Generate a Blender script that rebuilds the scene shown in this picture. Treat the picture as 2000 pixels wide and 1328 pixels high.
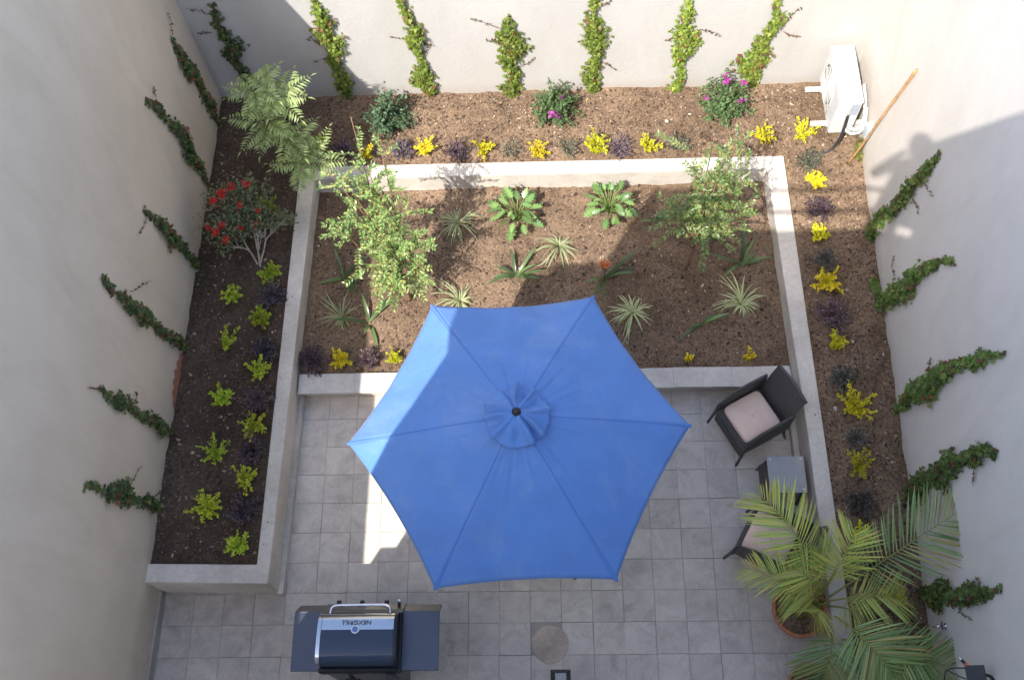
import bpy, bmesh, math, random
import numpy as np
from mathutils import Vector, Matrix, Euler
R_ = math.radians
for o in list(bpy.data.objects): bpy.data.objects.remove(o, do_unlink=True)
SC = bpy.context.scene
COL = SC.collection
rng = np.random.default_rng(7)
random.seed(7)

# ------------------------------------------------------------------ camera
CAM_LOC = np.array([2.312, -3.943, 10.17]); CAM_ROT = (R_(23.945), R_(2.222), R_(-.177)); FPX = 2012.7
cd = bpy.data.cameras.new('camera'); cam = bpy.data.objects.new('camera', cd); COL.objects.link(cam)
cam.location = CAM_LOC; cam.rotation_euler = CAM_ROT
cd.sensor_width = 36; cd.lens = 36 * FPX / 2000; cd.clip_end = 500; cd.clip_start = .02
SC.camera = cam
# ------------------------------------------------------------------ sky, sun, exposure
AZ, EL = R_(58), R_(51.2)
SUN = Vector((math.cos(EL) * math.cos(AZ), math.cos(EL) * math.sin(AZ), -math.sin(EL)))   # way the light travels
w = bpy.data.worlds.new('World'); SC.world = w; w.use_nodes = True
nt = w.node_tree; nt.nodes.clear()
sk = nt.nodes.new('ShaderNodeTexSky'); sk.sky_type = 'NISHITA'; sk.sun_disc = False
sk.sun_elevation = EL; sk.sun_rotation = math.atan2(-SUN.x, -SUN.y)
sk.altitude = 100; sk.air_density = .8; sk.dust_density = 1.9; sk.ozone_density = .5
bg = nt.nodes.new('ShaderNodeBackground'); bg.inputs[1].default_value = .15
ow = nt.nodes.new('ShaderNodeOutputWorld'); nt.links.new(sk.outputs[0], bg.inputs[0]); nt.links.new(bg.outputs[0], ow.inputs[0])
sl = bpy.data.lights.new('sun', 'SUN'); sl.energy = 2.4; sl.angle = R_(.4); sl.color = (1, .95, .87)
so = bpy.data.objects.new('sun', sl); COL.objects.link(so); so.location = (-6, -12, 20)
so.rotation_euler = SUN.to_track_quat('-Z', 'Y').to_euler()
SC.view_settings.view_transform = 'Standard'; SC.view_settings.look = 'None'
SC.view_settings.exposure = 1.75; SC.view_settings.gamma = 1

# ------------------------------------------------------------------ measuring aid: photo position -> place on a known plane
RM = np.array(Euler(CAM_ROT, 'XYZ').to_matrix())
def ray(x, y): return RM @ np.array([(x - 1000) / FPX, -(y - 664) / FPX, -1.])
def on_z(x, y, z): d = ray(x, y); return CAM_LOC + (z - CAM_LOC[2]) / d[2] * d
def on_x(x, y, X): d = ray(x, y); return CAM_LOC + (X - CAM_LOC[0]) / d[0] * d
def on_y(x, y, Y): d = ray(x, y); return CAM_LOC + (Y - CAM_LOC[1]) / d[1] * d

# ------------------------------------------------------------------ materials
def nodes(name):
    m = bpy.data.materials.new(name); m.use_nodes = True
    return m, m.node_tree, m.node_tree.nodes['Principled BSDF']
def N(t, k, **kw):
    n = t.nodes.new(k)
    for a, b in kw.items():
        if a in n.inputs.keys() if isinstance(a, str) else False: n.inputs[a].default_value = b
        else: setattr(n, a, b)
    return n
def noise(t, scale, detail=4, rough=.55, co=None, dist=0):
    n = t.nodes.new('ShaderNodeTexNoise'); n.inputs['Scale'].default_value = scale; n.inputs['Detail'].default_value = detail
    n.inputs['Roughness'].default_value = rough; n.inputs['Distortion'].default_value = dist
    if co is not None: t.links.new(co, n.inputs['Vector'])
    return n
def ramp(t, src, stops):
    r = t.nodes.new('ShaderNodeValToRGB'); e = r.color_ramp.elements
    while len(e) < len(stops): e.new(.5)
    for i, (p, c) in enumerate(stops): e[i].position = p; e[i].color = (*c, 1)
    t.links.new(src, r.inputs[0]); return r
def mixc(t, a, b, fac, mode='MIX'):
    n = t.nodes.new('ShaderNodeMix'); n.data_type = 'RGBA'; n.blend_type = mode
    for s, v in ((6, a), (7, b), (0, fac)):
        if hasattr(v, 'links') or isinstance(v, bpy.types.NodeSocket): t.links.new(v, n.inputs[s])
        else: n.inputs[s].default_value = (*v, 1) if isinstance(v, tuple) else v
    return n.outputs[2]
def bump(t, bs, h, strength, dist, prev=None):
    b = t.nodes.new('ShaderNodeBump'); b.inputs['Strength'].default_value = strength; b.inputs['Distance'].default_value = dist
    t.links.new(h, b.inputs['Height'])
    if prev: t.links.new(prev, b.inputs['Normal'])
    t.links.new(b.outputs[0], bs.inputs['Normal']); return b.outputs[0]
def geo(t): return t.nodes.new('ShaderNodeNewGeometry').outputs['Position']
def plain(name, c, rough=.6, metal=0, spec=.5, nscale=30, nvar=.12, bmp=0, coat=0):
    m, t, b = nodes(name)
    tc = t.nodes.new('ShaderNodeTexCoord').outputs['Object']
    n = noise(t, nscale, 3, .6, tc)
    r = ramp(t, n.outputs[0], [(.3, tuple(x * (1 - nvar) for x in c)), (.7, tuple(min(1, x * (1 + nvar)) for x in c))])
    t.links.new(r.outputs[0], b.inputs['Base Color']); b.inputs['Roughness'].default_value = rough
    b.inputs['Metallic'].default_value = metal; b.inputs['Specular IOR Level'].default_value = spec; b.inputs['Coat Weight'].default_value = coat
    if bmp: bump(t, b, n.outputs[0], .5, bmp)
    return m
def plaster(name, c, stain):
    m, t, b = nodes(name); g = geo(t)
    mp = t.nodes.new('ShaderNodeMapping'); t.links.new(g, mp.inputs[0]); mp.inputs['Scale'].default_value = (1, 1, .35)
    big = noise(t, .9, 5, .6, g, .4); st = noise(t, 2.2, 6, .65, mp.outputs[0], .8)
    f = noise(t, 16, 6, .62, g, 1.2); fine = noise(t, 130, 3, .6, g)
    r = ramp(t, big.outputs[0], [(.3, tuple(x * .93 for x in c)), (.7, c)])
    s = ramp(t, st.outputs[0], [(.42, (1, 1, 1)), (.75, stain)])
    col = mixc(t, r.outputs[0], s.outputs[0], 1., 'MULTIPLY')
    # splash dirt: soil thrown up on the lowest hand's breadth of the wall
    sx = t.nodes.new('ShaderNodeSeparateXYZ'); t.links.new(g, sx.inputs[0])
    mr = t.nodes.new('ShaderNodeMapRange'); mr.inputs[1].default_value = .44; mr.inputs[2].default_value = .62; mr.inputs[3].default_value = .55; mr.inputs[4].default_value = 0
    t.links.new(sx.outputs[2], mr.inputs[0])
    d2 = t.nodes.new('ShaderNodeMath'); d2.operation = 'MULTIPLY'; t.links.new(mr.outputs[0], d2.inputs[0]); t.links.new(noise(t, 9, 5, .7, g).outputs[0], d2.inputs[1])
    col = mixc(t, col, (.30, .23, .17), d2.outputs[0])
    t.links.new(col, b.inputs['Base Color']); b.inputs['Roughness'].default_value = .85; b.inputs['Specular IOR Level'].default_value = .25
    rf = ramp(t, f.outputs[0], [(.35, (0, 0, 0)), (.62, (1, 1, 1))])
    p = bump(t, b, rf.outputs[0], .2, .006)
    bump(t, b, fine.outputs[0], .25, .0025, p)
    return m
def concrete(name, c, var=.16, bm_=.004):
    m, t, b = nodes(name); g = geo(t)
    a = noise(t, 1.7, 6, .65, g, .5); f = noise(t, 24, 5, .7, g); h = noise(t, 140, 2, .6, g)
    r = ramp(t, a.outputs[0], [(.3, tuple(x * (1 - var) for x in c)), (.7, tuple(x * (1 + var * .5) for x in c))])
    r2 = ramp(t, f.outputs[0], [(.3, (.84, .83, .82)), (.6, (1, 1, 1))])
    t.links.new(mixc(t, r.outputs[0], r2.outputs[0], 1., 'MULTIPLY'), b.inputs['Base Color'])
    b.inputs['Roughness'].default_value = .8; b.inputs['Specular IOR Level'].default_value = .3
    p = bump(t, b, f.outputs[0], .3, bm_); bump(t, b, h.outputs[0], .2, .001, p)
    return m
def tilemat(name):
    m, t, b = nodes(name); g = geo(t)
    oi = t.nodes.new('ShaderNodeObjectInfo')
    ad = t.nodes.new('ShaderNodeVectorMath'); ad.operation = 'MULTIPLY_ADD'; t.links.new(oi.outputs['Random'], ad.inputs[0]); ad.inputs[1].default_value = (40, 70, 10); t.links.new(g, ad.inputs[2])
    a = noise(t, 5, 5, .6, ad.outputs[0], .8); f = noise(t, 40, 5, .7, ad.outputs[0]); big = noise(t, .55, 3, .5, g)
    base = ramp(t, oi.outputs['Random'], [(0, (.575, .53, .48)), (.5, (.61, .563, .508)), (1, (.645, .597, .538))])
    r = ramp(t, a.outputs[0], [(.28, (.74, .735, .73)), (.5, (.94, .935, .93)), (.72, (1.06, 1.06, 1.06))])
    col = mixc(t, base.outputs[0], r.outputs[0], 1., 'MULTIPLY')
    r2 = ramp(t, f.outputs[0], [(.25, (.86, .85, .84)), (.55, (1, 1, 1))])
    col = mixc(t, col, r2.outputs[0], 1., 'MULTIPLY')
    col = mixc(t, col, ramp(t, big.outputs[0], [(.35, (.9, .89, .89)), (.65, (1.05, 1.03, 1.0))]).outputs[0], 1., 'MULTIPLY')
    st = noise(t, 2.6, 6, .75, g, 1.5)
    col = mixc(t, col, (.26, .21, .175), ramp(t, st.outputs[0], [(.55, (0, 0, 0)), (.76, (.55, .55, .55))]).outputs[0])
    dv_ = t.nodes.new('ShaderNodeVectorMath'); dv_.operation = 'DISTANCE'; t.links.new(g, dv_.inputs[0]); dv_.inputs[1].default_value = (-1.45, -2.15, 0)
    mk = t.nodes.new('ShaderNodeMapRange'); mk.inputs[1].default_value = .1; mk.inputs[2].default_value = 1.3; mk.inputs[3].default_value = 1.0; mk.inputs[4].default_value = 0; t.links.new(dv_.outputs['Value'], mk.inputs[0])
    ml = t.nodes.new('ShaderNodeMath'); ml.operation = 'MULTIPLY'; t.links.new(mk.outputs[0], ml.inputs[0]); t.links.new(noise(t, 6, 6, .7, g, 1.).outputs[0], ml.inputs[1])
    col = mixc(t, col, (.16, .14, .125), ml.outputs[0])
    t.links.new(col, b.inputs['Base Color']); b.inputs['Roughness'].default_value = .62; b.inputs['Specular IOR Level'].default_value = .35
    bump(t, b, f.outputs[0], .25, .0015)
    return m
def soilmat(name, dark, mid, light):
    m, t, b = nodes(name); g = geo(t)
    a = noise(t, 1.3, 4, .6, g, .6); f = noise(t, 38, 6, .75, g, .5); v = t.nodes.new('ShaderNodeTexVoronoi'); v.inputs['Scale'].default_value = 75; t.links.new(g, v.inputs['Vector'])
    r = ramp(t, f.outputs[0], [(.3, dark), (.55, mid), (.78, light)])
    r2 = ramp(t, a.outputs[0], [(.3, (.58, .56, .54)), (.52, (.95, .93, .91)), (.7, (1.2, 1.17, 1.14))])
    col = mixc(t, r.outputs[0], r2.outputs[0], 1., 'MULTIPLY')
    t.links.new(col, b.inputs['Base Color']); b.inputs['Roughness'].default_value = .95; b.inputs['Specular IOR Level'].default_value = .15
    p = bump(t, b, f.outputs[0], .7, .011); bump(t, b, v.outputs['Distance'], .5, .004, p)
    return m
def vcol(name, rough=.5, trans=.3, spec=.35, jitter=.25, tint=(1.25, 1.3, .75)):
    """per-leaf natural colour variety from the mesh's own 'col' attribute"""
    m, t, b = nodes(name)
    at = t.nodes.new('ShaderNodeAttribute'); at.attribute_name = 'col'
    oi = t.nodes.new('ShaderNodeObjectInfo')
    hs = t.nodes.new('ShaderNodeHueSaturation'); t.links.new(at.outputs['Color'], hs.inputs['Color'])
    mr = t.nodes.new('ShaderNodeMapRange'); mr.inputs[3].default_value = 1 - jitter; mr.inputs[4].default_value = 1 + jitter
    t.links.new(oi.outputs['Random'], mr.inputs[0]); t.links.new(mr.outputs[0], hs.inputs['Value'])
    t.links.new(hs.outputs[0], b.inputs['Base Color']); b.inputs['Roughness'].default_value = rough; b.inputs['Specular IOR Level'].default_value = spec
    if trans:
        tr = t.nodes.new('ShaderNodeBsdfTranslucent'); t.links.new(mixc(t, hs.outputs[0], (*tint,), 1., 'MULTIPLY'), tr.inputs[0])
        mx = t.nodes.new('ShaderNodeMixShader'); mx.inputs[0].default_value = trans
        t.links.new(b.outputs[0], mx.inputs[1]); t.links.new(tr.outputs[0], mx.inputs[2])
        t.links.new(mx.outputs[0], t.nodes['Material Output'].inputs[0])
    return m
def clothmat(name, c, trans, wscale, bmp=.002, stripe=None):
    m, t, b = nodes(name)
    tc = t.nodes.new('ShaderNodeTexCoord').outputs['Object']
    n = noise(t, 3, 5, .6, tc); f = noise(t, wscale, 3, .6, tc)
    r = ramp(t, n.outputs[0], [(.3, tuple(x * .93 for x in c)), (.7, tuple(min(1, x * 1.05) for x in c))])
    t.links.new(r.outputs[0], b.inputs['Base Color']); b.inputs['Roughness'].default_value = .8; b.inputs['Specular IOR Level'].default_value = .2
    b.inputs['Sheen Weight'].default_value = .15
    p = bump(t, b, f.outputs[0], .25, bmp)
    if trans:
        tr = t.nodes.new('ShaderNodeBsdfTranslucent'); t.links.new(r.outputs[0], tr.inputs[0])
        mx = t.nodes.new('ShaderNodeMixShader'); mx.inputs[0].default_value = trans
        t.links.new(b.outputs[0], mx.inputs[1]); t.links.new(tr.outputs[0], mx.inputs[2]); t.links.new(mx.outputs[0], t.nodes['Material Output'].inputs[0])
    return m
def wickermat(name, c):
    m, t, b = nodes(name); tc = t.nodes.new('ShaderNodeTexCoord').outputs['Object']
    wv = t.nodes.new('ShaderNodeTexWave'); wv.inputs['Scale'].default_value = 28; wv.inputs['Distortion'].default_value = 1.5; wv.inputs['Detail'].default_value = 2; wv.bands_direction = 'X'; t.links.new(tc, wv.inputs[0])
    r = ramp(t, wv.outputs['Color'], [(.2, tuple(x * .5 for x in c)), (.7, c)])
    t.links.new(r.outputs[0], b.inputs['Base Color']); b.inputs['Roughness'].default_value = .5; bump(t, b, wv.outputs['Color'], .6, .004)
    return m
M = {}
M['wall_left'] = plaster('cream_plaster', (.68, .57, .445), (.89, .875, .85))
M['wall'] = plaster('white_plaster', (.655, .612, .558), (.91, .90, .88))
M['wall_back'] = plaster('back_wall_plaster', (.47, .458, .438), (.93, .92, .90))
M['facade'] = plaster('facade_plaster', (.84, .81, .76), (.95, .945, .935))
M['conc'] = concrete('grey_concrete', (.62, .57, .505), .26)
M['conc_cap'] = concrete('cap_tile_concrete', (.60, .565, .525))
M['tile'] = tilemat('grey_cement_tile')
M['grout'] = concrete('grout', (.34, .31, .28), .35)
M['mortar'] = concrete('mortar', (.56, .47, .385), .35, .012)
M['recess'] = concrete('dark_recess', (.40, .36, .32), .3)
M['soil'] = soilmat('garden_soil', (.08, .052, .034), (.235, .163, .108), (.40, .30, .21))
M['soil_mid'] = soilmat('middle_bed_garden_soil', (.07, .047, .032), (.225, .157, .106), (.38, .285, .20))
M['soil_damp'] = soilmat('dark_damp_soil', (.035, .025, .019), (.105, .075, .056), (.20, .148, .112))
M['leaf'] = vcol('leaf', .45, .28)
M['leafglossy'] = vcol('glossy_leaf', .3, .22, .5)
M['petal'] = vcol('petal', .6, .35, .2, .1, (1.1, 1.0, 1.0))
M['chips'] = vcol('mulch_chip', .9, 0, .15, .0)
M['bark'] = plain('bark', (.23, .14, .085), .85, 0, .2, 40, .3, .01)
M['palebark'] = plain('pale_bark', (.42, .37, .31), .85, 0, .2, 40, .2, .006)
M['vinestem'] = plain('vine_stem', (.16, .10, .065), .85, 0, .2, 40, .3, .006)
M['redstem'] = plain('red_tendril', (.20, .055, .04), .8, 0, .2, 40, .3)
def canvas(m):
    t = m.node_tree; b = t.nodes['Principled BSDF']; tc = t.nodes.new('ShaderNodeTexCoord').outputs['Object']; g_ = noise(t, 7, 6, .6, tc, 1.2); g2 = noise(t, 420, 2, .5, tc)
    pv = b.inputs['Normal'].links[0].from_socket; p = bump(t, b, g_.outputs[0], .5, .016, pv); bump(t, b, g2.outputs[0], .3, .001, p)
    src = b.inputs['Base Color'].links[0].from_socket; d = noise(t, 2.3, 7, .7, tc, .6); sp = noise(t, 55, 3, .6, tc)
    c1 = mixc(t, src, (.36, .44, .56), ramp(t, d.outputs[0], [(.50, (0, 0, 0)), (.80, (.30, .30, .30))]).outputs[0]); c2 = mixc(t, c1, (.42, .46, .52), ramp(t, sp.outputs[0], [(.70, (0, 0, 0)), (.76, (.35, .35, .35))]).outputs[0]); t.links.new(c2, b.inputs['Base Color']); return m
M['blue'] = clothmat('blue_canvas', (.118, .25, .56), .12, 60)
canvas(M['blue'])
M['seam'] = clothmat('blue_seam', (.085, .185, .45), 0, 60)
M['cushion'] = clothmat('beige_cushion', (.78, .585, .475), 0, 90, .003)
M['wicker'] = wickermat('charcoal_wicker', (.085, .08, .08))
M['blackm'] = plain('black_metal', (.022, .022, .024), .4, .3, .5)
M['darkp'] = plain('black_plastic', (.03, .031, .034), .5)
M['steel'] = plain('brushed_steel', (.55, .55, .55), .17, 1, .5, 80, .05)
M['chrome'] = plain('chrome', (.75, .75, .77), .12, 1)
M['navy'] = plain('dark_coated_steel', (.075, .085, .11), .33, .55, .5, 60, .06)
M['lid'] = plain('dark_blue_lid_gloss', (.035, .052, .088), .10, 0, .45, 60, .04)  # glossy dark blue over the whole lid body, behind the steel front
M['panel'] = plain('dark_brushed_steel', (.16, .155, .15), .38, .7, .5, 80, .06)
M['white'] = plain('white_enamel', (.60, .595, .575), .35, 0, .5, 20, .04)
M['greyg'] = plain('grey_grille', (.50, .51, .52), .45)
M['label'] = plain('grey_label', (.33, .38, .44), .5)
M['insul'] = plain('white_insulation', (.52, .52, .50), .75, 0, .3, 60, .12, .006)
M['wood'] = plain('bamboo_stick', (.42, .24, .11), .6, 0, .3, 25, .25)
M['jbox'] = plain('blue_grey_box', (.40, .47, .50), .5)
M['terra'] = plain('terracotta', (.42, .165, .085), .8, 0, .25, 18, .22, .003)
M['brickred'] = plain('bare_red_render', (.40, .17, .11), .9, 0, .2, 30, .25, .006)
M['orange'] = plain('orange_plastic', (.80, .17, .07), .4)
M['hose'] = plain('green_hose', (.02, .10, .075), .4)
M['dialw'] = plain('dial_white', (.8, .8, .8), .4)
M['dialb'] = plain('dial_blue', (.12, .22, .45), .3)
M['print'] = plain('grey_print', (.09, .09, .10), .5)
M['skin'] = plain('skin', (.45, .27, .19), .5)
M['shirt'] = plain('shirt_cloth', (.12, .15, .22), .85)
M['hair'] = plain('hair', (.03, .02, .015), .6)
def glassmat():
    m, t, b = nodes('smoked_glass'); b.inputs['Base Color'].default_value = (.10, .115, .125, 1); b.inputs['Roughness'].default_value = .06
    b.inputs['Specular IOR Level'].default_value = .5; b.inputs['Coat Weight'].default_value = .25; b.inputs['Coat Roughness'].default_value = .03
    n = noise(t, 9, 4, .6, geo(t)); t.links.new(ramp(t, n.outputs[0], [(.3, (.26, .26, .25)), (.7, (.31, .305, .29))]).outputs[0], b.inputs['Base Color']); return m
M['glass'] = glassmat()

# ------------------------------------------------------------------ mesh helpers
def nrm(a): return a / (np.linalg.norm(a, axis=-1, keepdims=True) + 1e-9)
class MB:
    def __init__(s): s.v = []; s.f = []; s.c = []; s.n = 0
    def add(s, v, f, c=None):
        v = np.asarray(v, float).reshape(-1, 3); s.v.append(v); k = s.n
        s.f += [tuple(i + k for i in q) for q in f]
        s.c.append(np.broadcast_to(np.asarray((.5, .5, .5) if c is None else c, float), (len(v), 3))); s.n += len(v); return s
    def box(s, x0, x1, y0, y1, z0, z1, c=None):
        v = [(x, y, z) for z in (z0, z1) for y in (y0, y1) for x in (x0, x1)]
        return s.add(v, [(0, 2, 3, 1), (4, 5, 7, 6), (0, 1, 5, 4), (2, 6, 7, 3), (0, 4, 6, 2), (1, 3, 7, 5)], c)
    def tube(s, pts, r, n=7, c=None, cap=True):
        pts = np.asarray(pts, float); m = len(pts); r = np.broadcast_to(np.asarray(r, float), (m,))
        T = nrm(np.gradient(pts, axis=0)); ref = np.array([0, 0, 1.]) if abs(T[0][2]) < .9 else np.array([1., 0, 0])
        vs = []
        u = nrm(np.cross(T[0], ref))
        for i in range(m):
            u = nrm(u - T[i] * (u @ T[i])); w_ = np.cross(T[i], u)
            for k in range(n):
                a = 2 * math.pi * k / n; vs.append(pts[i] + r[i] * (math.cos(a) * u + math.sin(a) * w_))
        f = [(i * n + k, i * n + (k + 1) % n, (i + 1) * n + (k + 1) % n, (i + 1) * n + k) for i in range(m - 1) for k in range(n)]
        if cap: f += [tuple(range(n - 1, -1, -1)), tuple((m - 1) * n + k for k in range(n))]
        return s.add(vs, f, c)
    def lathe(s, prof, cx, cy, n=24, c=None):
        vs = [(cx + r * math.cos(2 * math.pi * k / n), cy + r * math.sin(2 * math.pi * k / n), z) for r, z in prof for k in range(n)]
        f = [(i * n + k, i * n + (k + 1) % n, (i + 1) * n + (k + 1) % n, (i + 1) * n + k) for i in range(len(prof) - 1) for k in range(n)]
        return s.add(vs, f, c)
    def prism(s, poly, z0, z1, c=None):
        n = len(poly); v = [(x, y, z0) for x, y in poly] + [(x, y, z1) for x, y in poly]
        f = [tuple(range(n - 1, -1, -1)), tuple(range(n, 2 * n))] + [(i, (i + 1) % n, n + (i + 1) % n, n + i) for i in range(n)]
        return s.add(v, f, c)
    def scatter(s, T, P, D, Nn, S, W, C, CV=None):
        """copies of leaf template T=(verts, faces) at P along D with normal Nn, length S, width ratio W, colour C"""
        tv, tf = T; P = np.asarray(P, float); n = len(P)
        if n == 0: return s
        D = nrm(np.asarray(D, float)); X = nrm(np.cross(D, Nn)); Z = np.cross(X, D)
        S = np.broadcast_to(np.asarray(S, float), (n,)); W = np.broadcast_to(np.asarray(W, float), (n,))
        v = P[:, None] + S[:, None, None] * (tv[None, :, 0, None] * W[:, None, None] * X[:, None] + tv[None, :, 1, None] * D[:, None] + tv[None, :, 2, None] * Z[:, None])
        k = len(tv); off = s.n; s.v.append(v.reshape(-1, 3)); s.n += n * k
        s.f += [tuple(off + i * k + q for q in fc) for i in range(n) for fc in tf]
        C = np.broadcast_to(np.asarray(C, float), (n, 3)); cc = np.repeat(C[:, None], k, 1)
        if CV is not None: cc = cc * CV[None, :, None]
        s.c.append(cc.reshape(-1, 3)); return s
    def build(s, name, mat, parent=None, smooth=False, bev=0, loc=None):
        v = np.concatenate(s.v); o_ = np.array(loc if loc is not None else (0, 0, 0), float)
        me = bpy.data.meshes.new(name); me.from_pydata((v - o_).tolist(), [], s.f)
        a = me.color_attributes.new('col', 'FLOAT_COLOR', 'POINT'); c = np.concatenate(s.c)
        a.data.foreach_set('color', np.concatenate([c, np.ones((len(c), 1))], 1).astype(np.float32).ravel())
        me.materials.append(M[mat]); me.update()
        if smooth: me.polygons.foreach_set('use_smooth', [True] * len(me.polygons))
        return link(name, me, parent, bev, loc)
def link(name, me, parent=None, bev=0, loc=None):
    o = bpy.data.objects.new(name, me); COL.objects.link(o)
    if loc is not None: o.location = loc
    if parent is not None:
        o.parent = parent
        if parent.type == 'EMPTY' or parent.location.length: o.matrix_parent_inverse = Matrix.Translation(-Vector(parent.location)) if parent.rotation_euler.z == 0 else Matrix()
    if bev:
        b = o.modifiers.new('bevel', 'BEVEL'); b.width = bev; b.segments = 2; b.limit_method = 'ANGLE'; b.angle_limit = R_(40)
    return o
def tag(o, label=None, cat=None, group=None, kind=None):
    if label: o['label'] = label
    if cat: o['category'] = cat
    if group: o['group'] = group
    if kind: o['kind'] = kind
    return o
def thing(name, loc, label, cat, group=None):
    o = bpy.data.objects.new(name, None); COL.objects.link(o); o.location = loc; o.empty_display_size = .1
    bpy.context.view_layer.update()
    return tag(o, label, cat, group)
def stuff(o): o['kind'] = 'stuff'; return o

# leaf templates (x across, y along 0..1, z normal)
def T_small(fold=.12, curl=-.12, wid=.5, at=.42):
    return (np.array([(0, 0, 0), (-wid, at, fold), (0, at + .05, 0), (wid, at, fold), (0, 1, curl)], float), [(0, 2, 1), (0, 3, 2), (1, 2, 4), (2, 3, 4)])
def T_strip(n, prof, droop, fold=.1):
    v = []; f = []
    for i in range(n):
        t = i / (n - 1); wv = prof(t); z = -droop * t * t
        v += [(-wv, t, z + fold * wv), (0, t, z), (wv, t, z + fold * wv)]
    for i in range(n - 1):
        a = 3 * i; f += [(a, a + 1, a + 4, a + 3), (a + 1, a + 2, a + 5, a + 4)]
    return np.array(v, float), f
T_ov = T_small()
T_nar = T_small(.055, -.08, .5, .45)
def T_palm5():
    """five-leaflet creeper leaf"""
    v = [(0, 0, 0)]; f = []
    for a, l in ((-75, .62), (-38, .85), (0, 1.), (38, .85), (75, .62)):
        a = R_(a); d = np.array([math.sin(a), math.cos(a)]); q = np.array([d[1], -d[0]]); k = len(v)
        b = d * l * .55
        v += [(*(b - q * .17 * l), .03), (*(d * l), -.14 * l), (*(b + q * .17 * l), .03)]
        f += [(0, k + 2, k + 1, k)]
    return np.array(v, float), f
T_creep = T_palm5()
def T_lobe3():
    v = [(0, 0, 0), (-.30, -.05, .0), (-.55, .30, -.06), (-.30, .42, .03), (-.28, .66, -.02), (0, 1., -.14), (.28, .66, -.02), (.30, .42, .03), (.55, .30, -.06), (.30, -.05, 0), (0, .4, .06)]
    return np.array(v, float), [(10, i + 1, i) for i in range(0, 9)] + [(10, 0, 9)]
T_ivy = T_lobe3()
def cvar(base, n, v=.25, hue=.08):
    b = np.asarray(base, float); k = 1 + v * rng.normal(size=(n, 1)) * .8; h = 1 + hue * rng.normal(size=(n, 3))
    return np.clip(b * np.clip(k, .45, 1.7) * h, .003, .95)
def pick(cols, n, p=None): return np.asarray(cols, float)[rng.choice(len(cols), n, p=p)]
def polyline(pts, n):
    pts = np.asarray(pts, float); d = np.r_[0, np.cumsum(np.linalg.norm(np.diff(pts, axis=0), axis=1))]; t = np.linspace(0, d[-1], n)
    out = np.stack([np.interp(t, d, pts[:, k]) for k in range(pts.shape[1])], 1)
    if n > 4:
        for _ in range(2): out[1:-1] = (out[:-2] + 2 * out[1:-1] + out[2:]) / 4
    return out

# ------------------------------------------------------------------ heights and plan
ZB, ZC, ZT = .45, .23, .50            # soil of the raised beds, soil of the middle bed, top of the retaining wall
def xl(y): return -1.43 - .016 * (3.53 - y)       # face of the left wall
def xr(y): return 5.845 - .021 * (3.53 - y)       # face of the right wall
YB = 3.53
# value noise for the ground
_g = rng.normal(size=(64, 64))
def vnoise(x, y, s):
    x = x / s; y = y / s; xi = np.floor(x).astype(int); yi = np.floor(y).astype(int); fx = x - xi; fy = y - yi
    fx = fx * fx * (3 - 2 * fx); fy = fy * fy * (3 - 2 * fy); q = lambda a, b: _g[a % 64, b % 64]
    return q(xi, yi) * (1 - fx) * (1 - fy) + q(xi + 1, yi) * fx * (1 - fy) + q(xi, yi + 1) * (1 - fx) * fy + q(xi + 1, yi + 1) * fx * fy
def hz(x, y, z0):
    x = np.asarray(x, float); y = np.asarray(y, float)
    return z0 + np.clip(.016 * vnoise(x, y, .45) + .012 * vnoise(x + 9, y, .17) + .007 * vnoise(x, y + 5, .06), -.045, .04)
def soil_sheet(name, x0, x1, y0, y1, z0, keep, step=.028, mat='soil'):
    nx = int((x1 - x0) / step) + 1; ny = int((y1 - y0) / step) + 1
    X, Y = np.meshgrid(np.linspace(x0, x1, nx), np.linspace(y0, y1, ny), indexing='ij')
    Z = hz(X, Y, z0) + rng.normal(size=X.shape) * .0022
    K = keep(X, Y); b = MB(); ids = -np.ones(X.shape, int)
    cell = K[:-1, :-1] & K[1:, :-1] & K[:-1, 1:] & K[1:, 1:]
    use = np.zeros_like(K); use[:-1, :-1] |= cell; use[1:, :-1] |= cell; use[:-1, 1:] |= cell; use[1:, 1:] |= cell
    ids[use] = np.arange(use.sum()); v = np.stack([X[use], Y[use], Z[use]], 1)
    I, J = np.nonzero(cell)
    f = list(zip(ids[I, J].tolist(), ids[I + 1, J].tolist(), ids[I + 1, J + 1].tolist(), ids[I, J + 1].tolist()))
    b.add(v, f); return tag(b.build(name, mat, None, True), kind='structure')

# ------------------------------------------------------------------ the setting: ground, patio, soil
g = MB(); g.box(-60, 60, -60, 60, -.4, -.06); tag(g.build('ground', 'grout'), kind='structure')
g = MB(); g.prism([(-1.62, -9), (5.8, -9), (5.8, .2), (-1.4, .2)], -.05, -.006); patio = tag(g.build('patio_floor', 'grout'), kind='structure')
tb = MB(); tb.box(-.1484, .1484, -.1484, .1484, -.02, 0); tme = tb.build('tile', 'tile', patio).data
b0 = bpy.data.objects['tile']; bpy.data.objects.remove(b0)
bmh = bmesh.new(); bmh.from_mesh(tme); bmesh.ops.bevel(bmh, geom=[e for e in bmh.edges if all(v.co.z > -.001 for v in e.verts)], offset=.0022, segments=1, affect='EDGES'); bmh.to_mesh(tme); bmh.free()
for c in range(-6, 16):
    for r in range(0, 12):
        if c < -1 and r < 6: continue
        if c < -5 and r < 7: continue
        if (c, r) == (7, 8): continue
        o = link('tile', tme, patio); o.location = (.3 * c + .15 + random.gauss(0, .0012), -.3 * r - .15 + random.gauss(0, .0012), random.uniform(-.0016, .0012)); o.rotation_euler = (random.gauss(0, .0025), random.gauss(0, .0025), random.gauss(0, .0025))
soil_sheet('back_bed_soil', -.49, 5.92, -4.0, 3.6, ZB, lambda X, Y: ((Y > 2.44) | (X > 4.93)) & (X < xr(Y) + .05))
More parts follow.
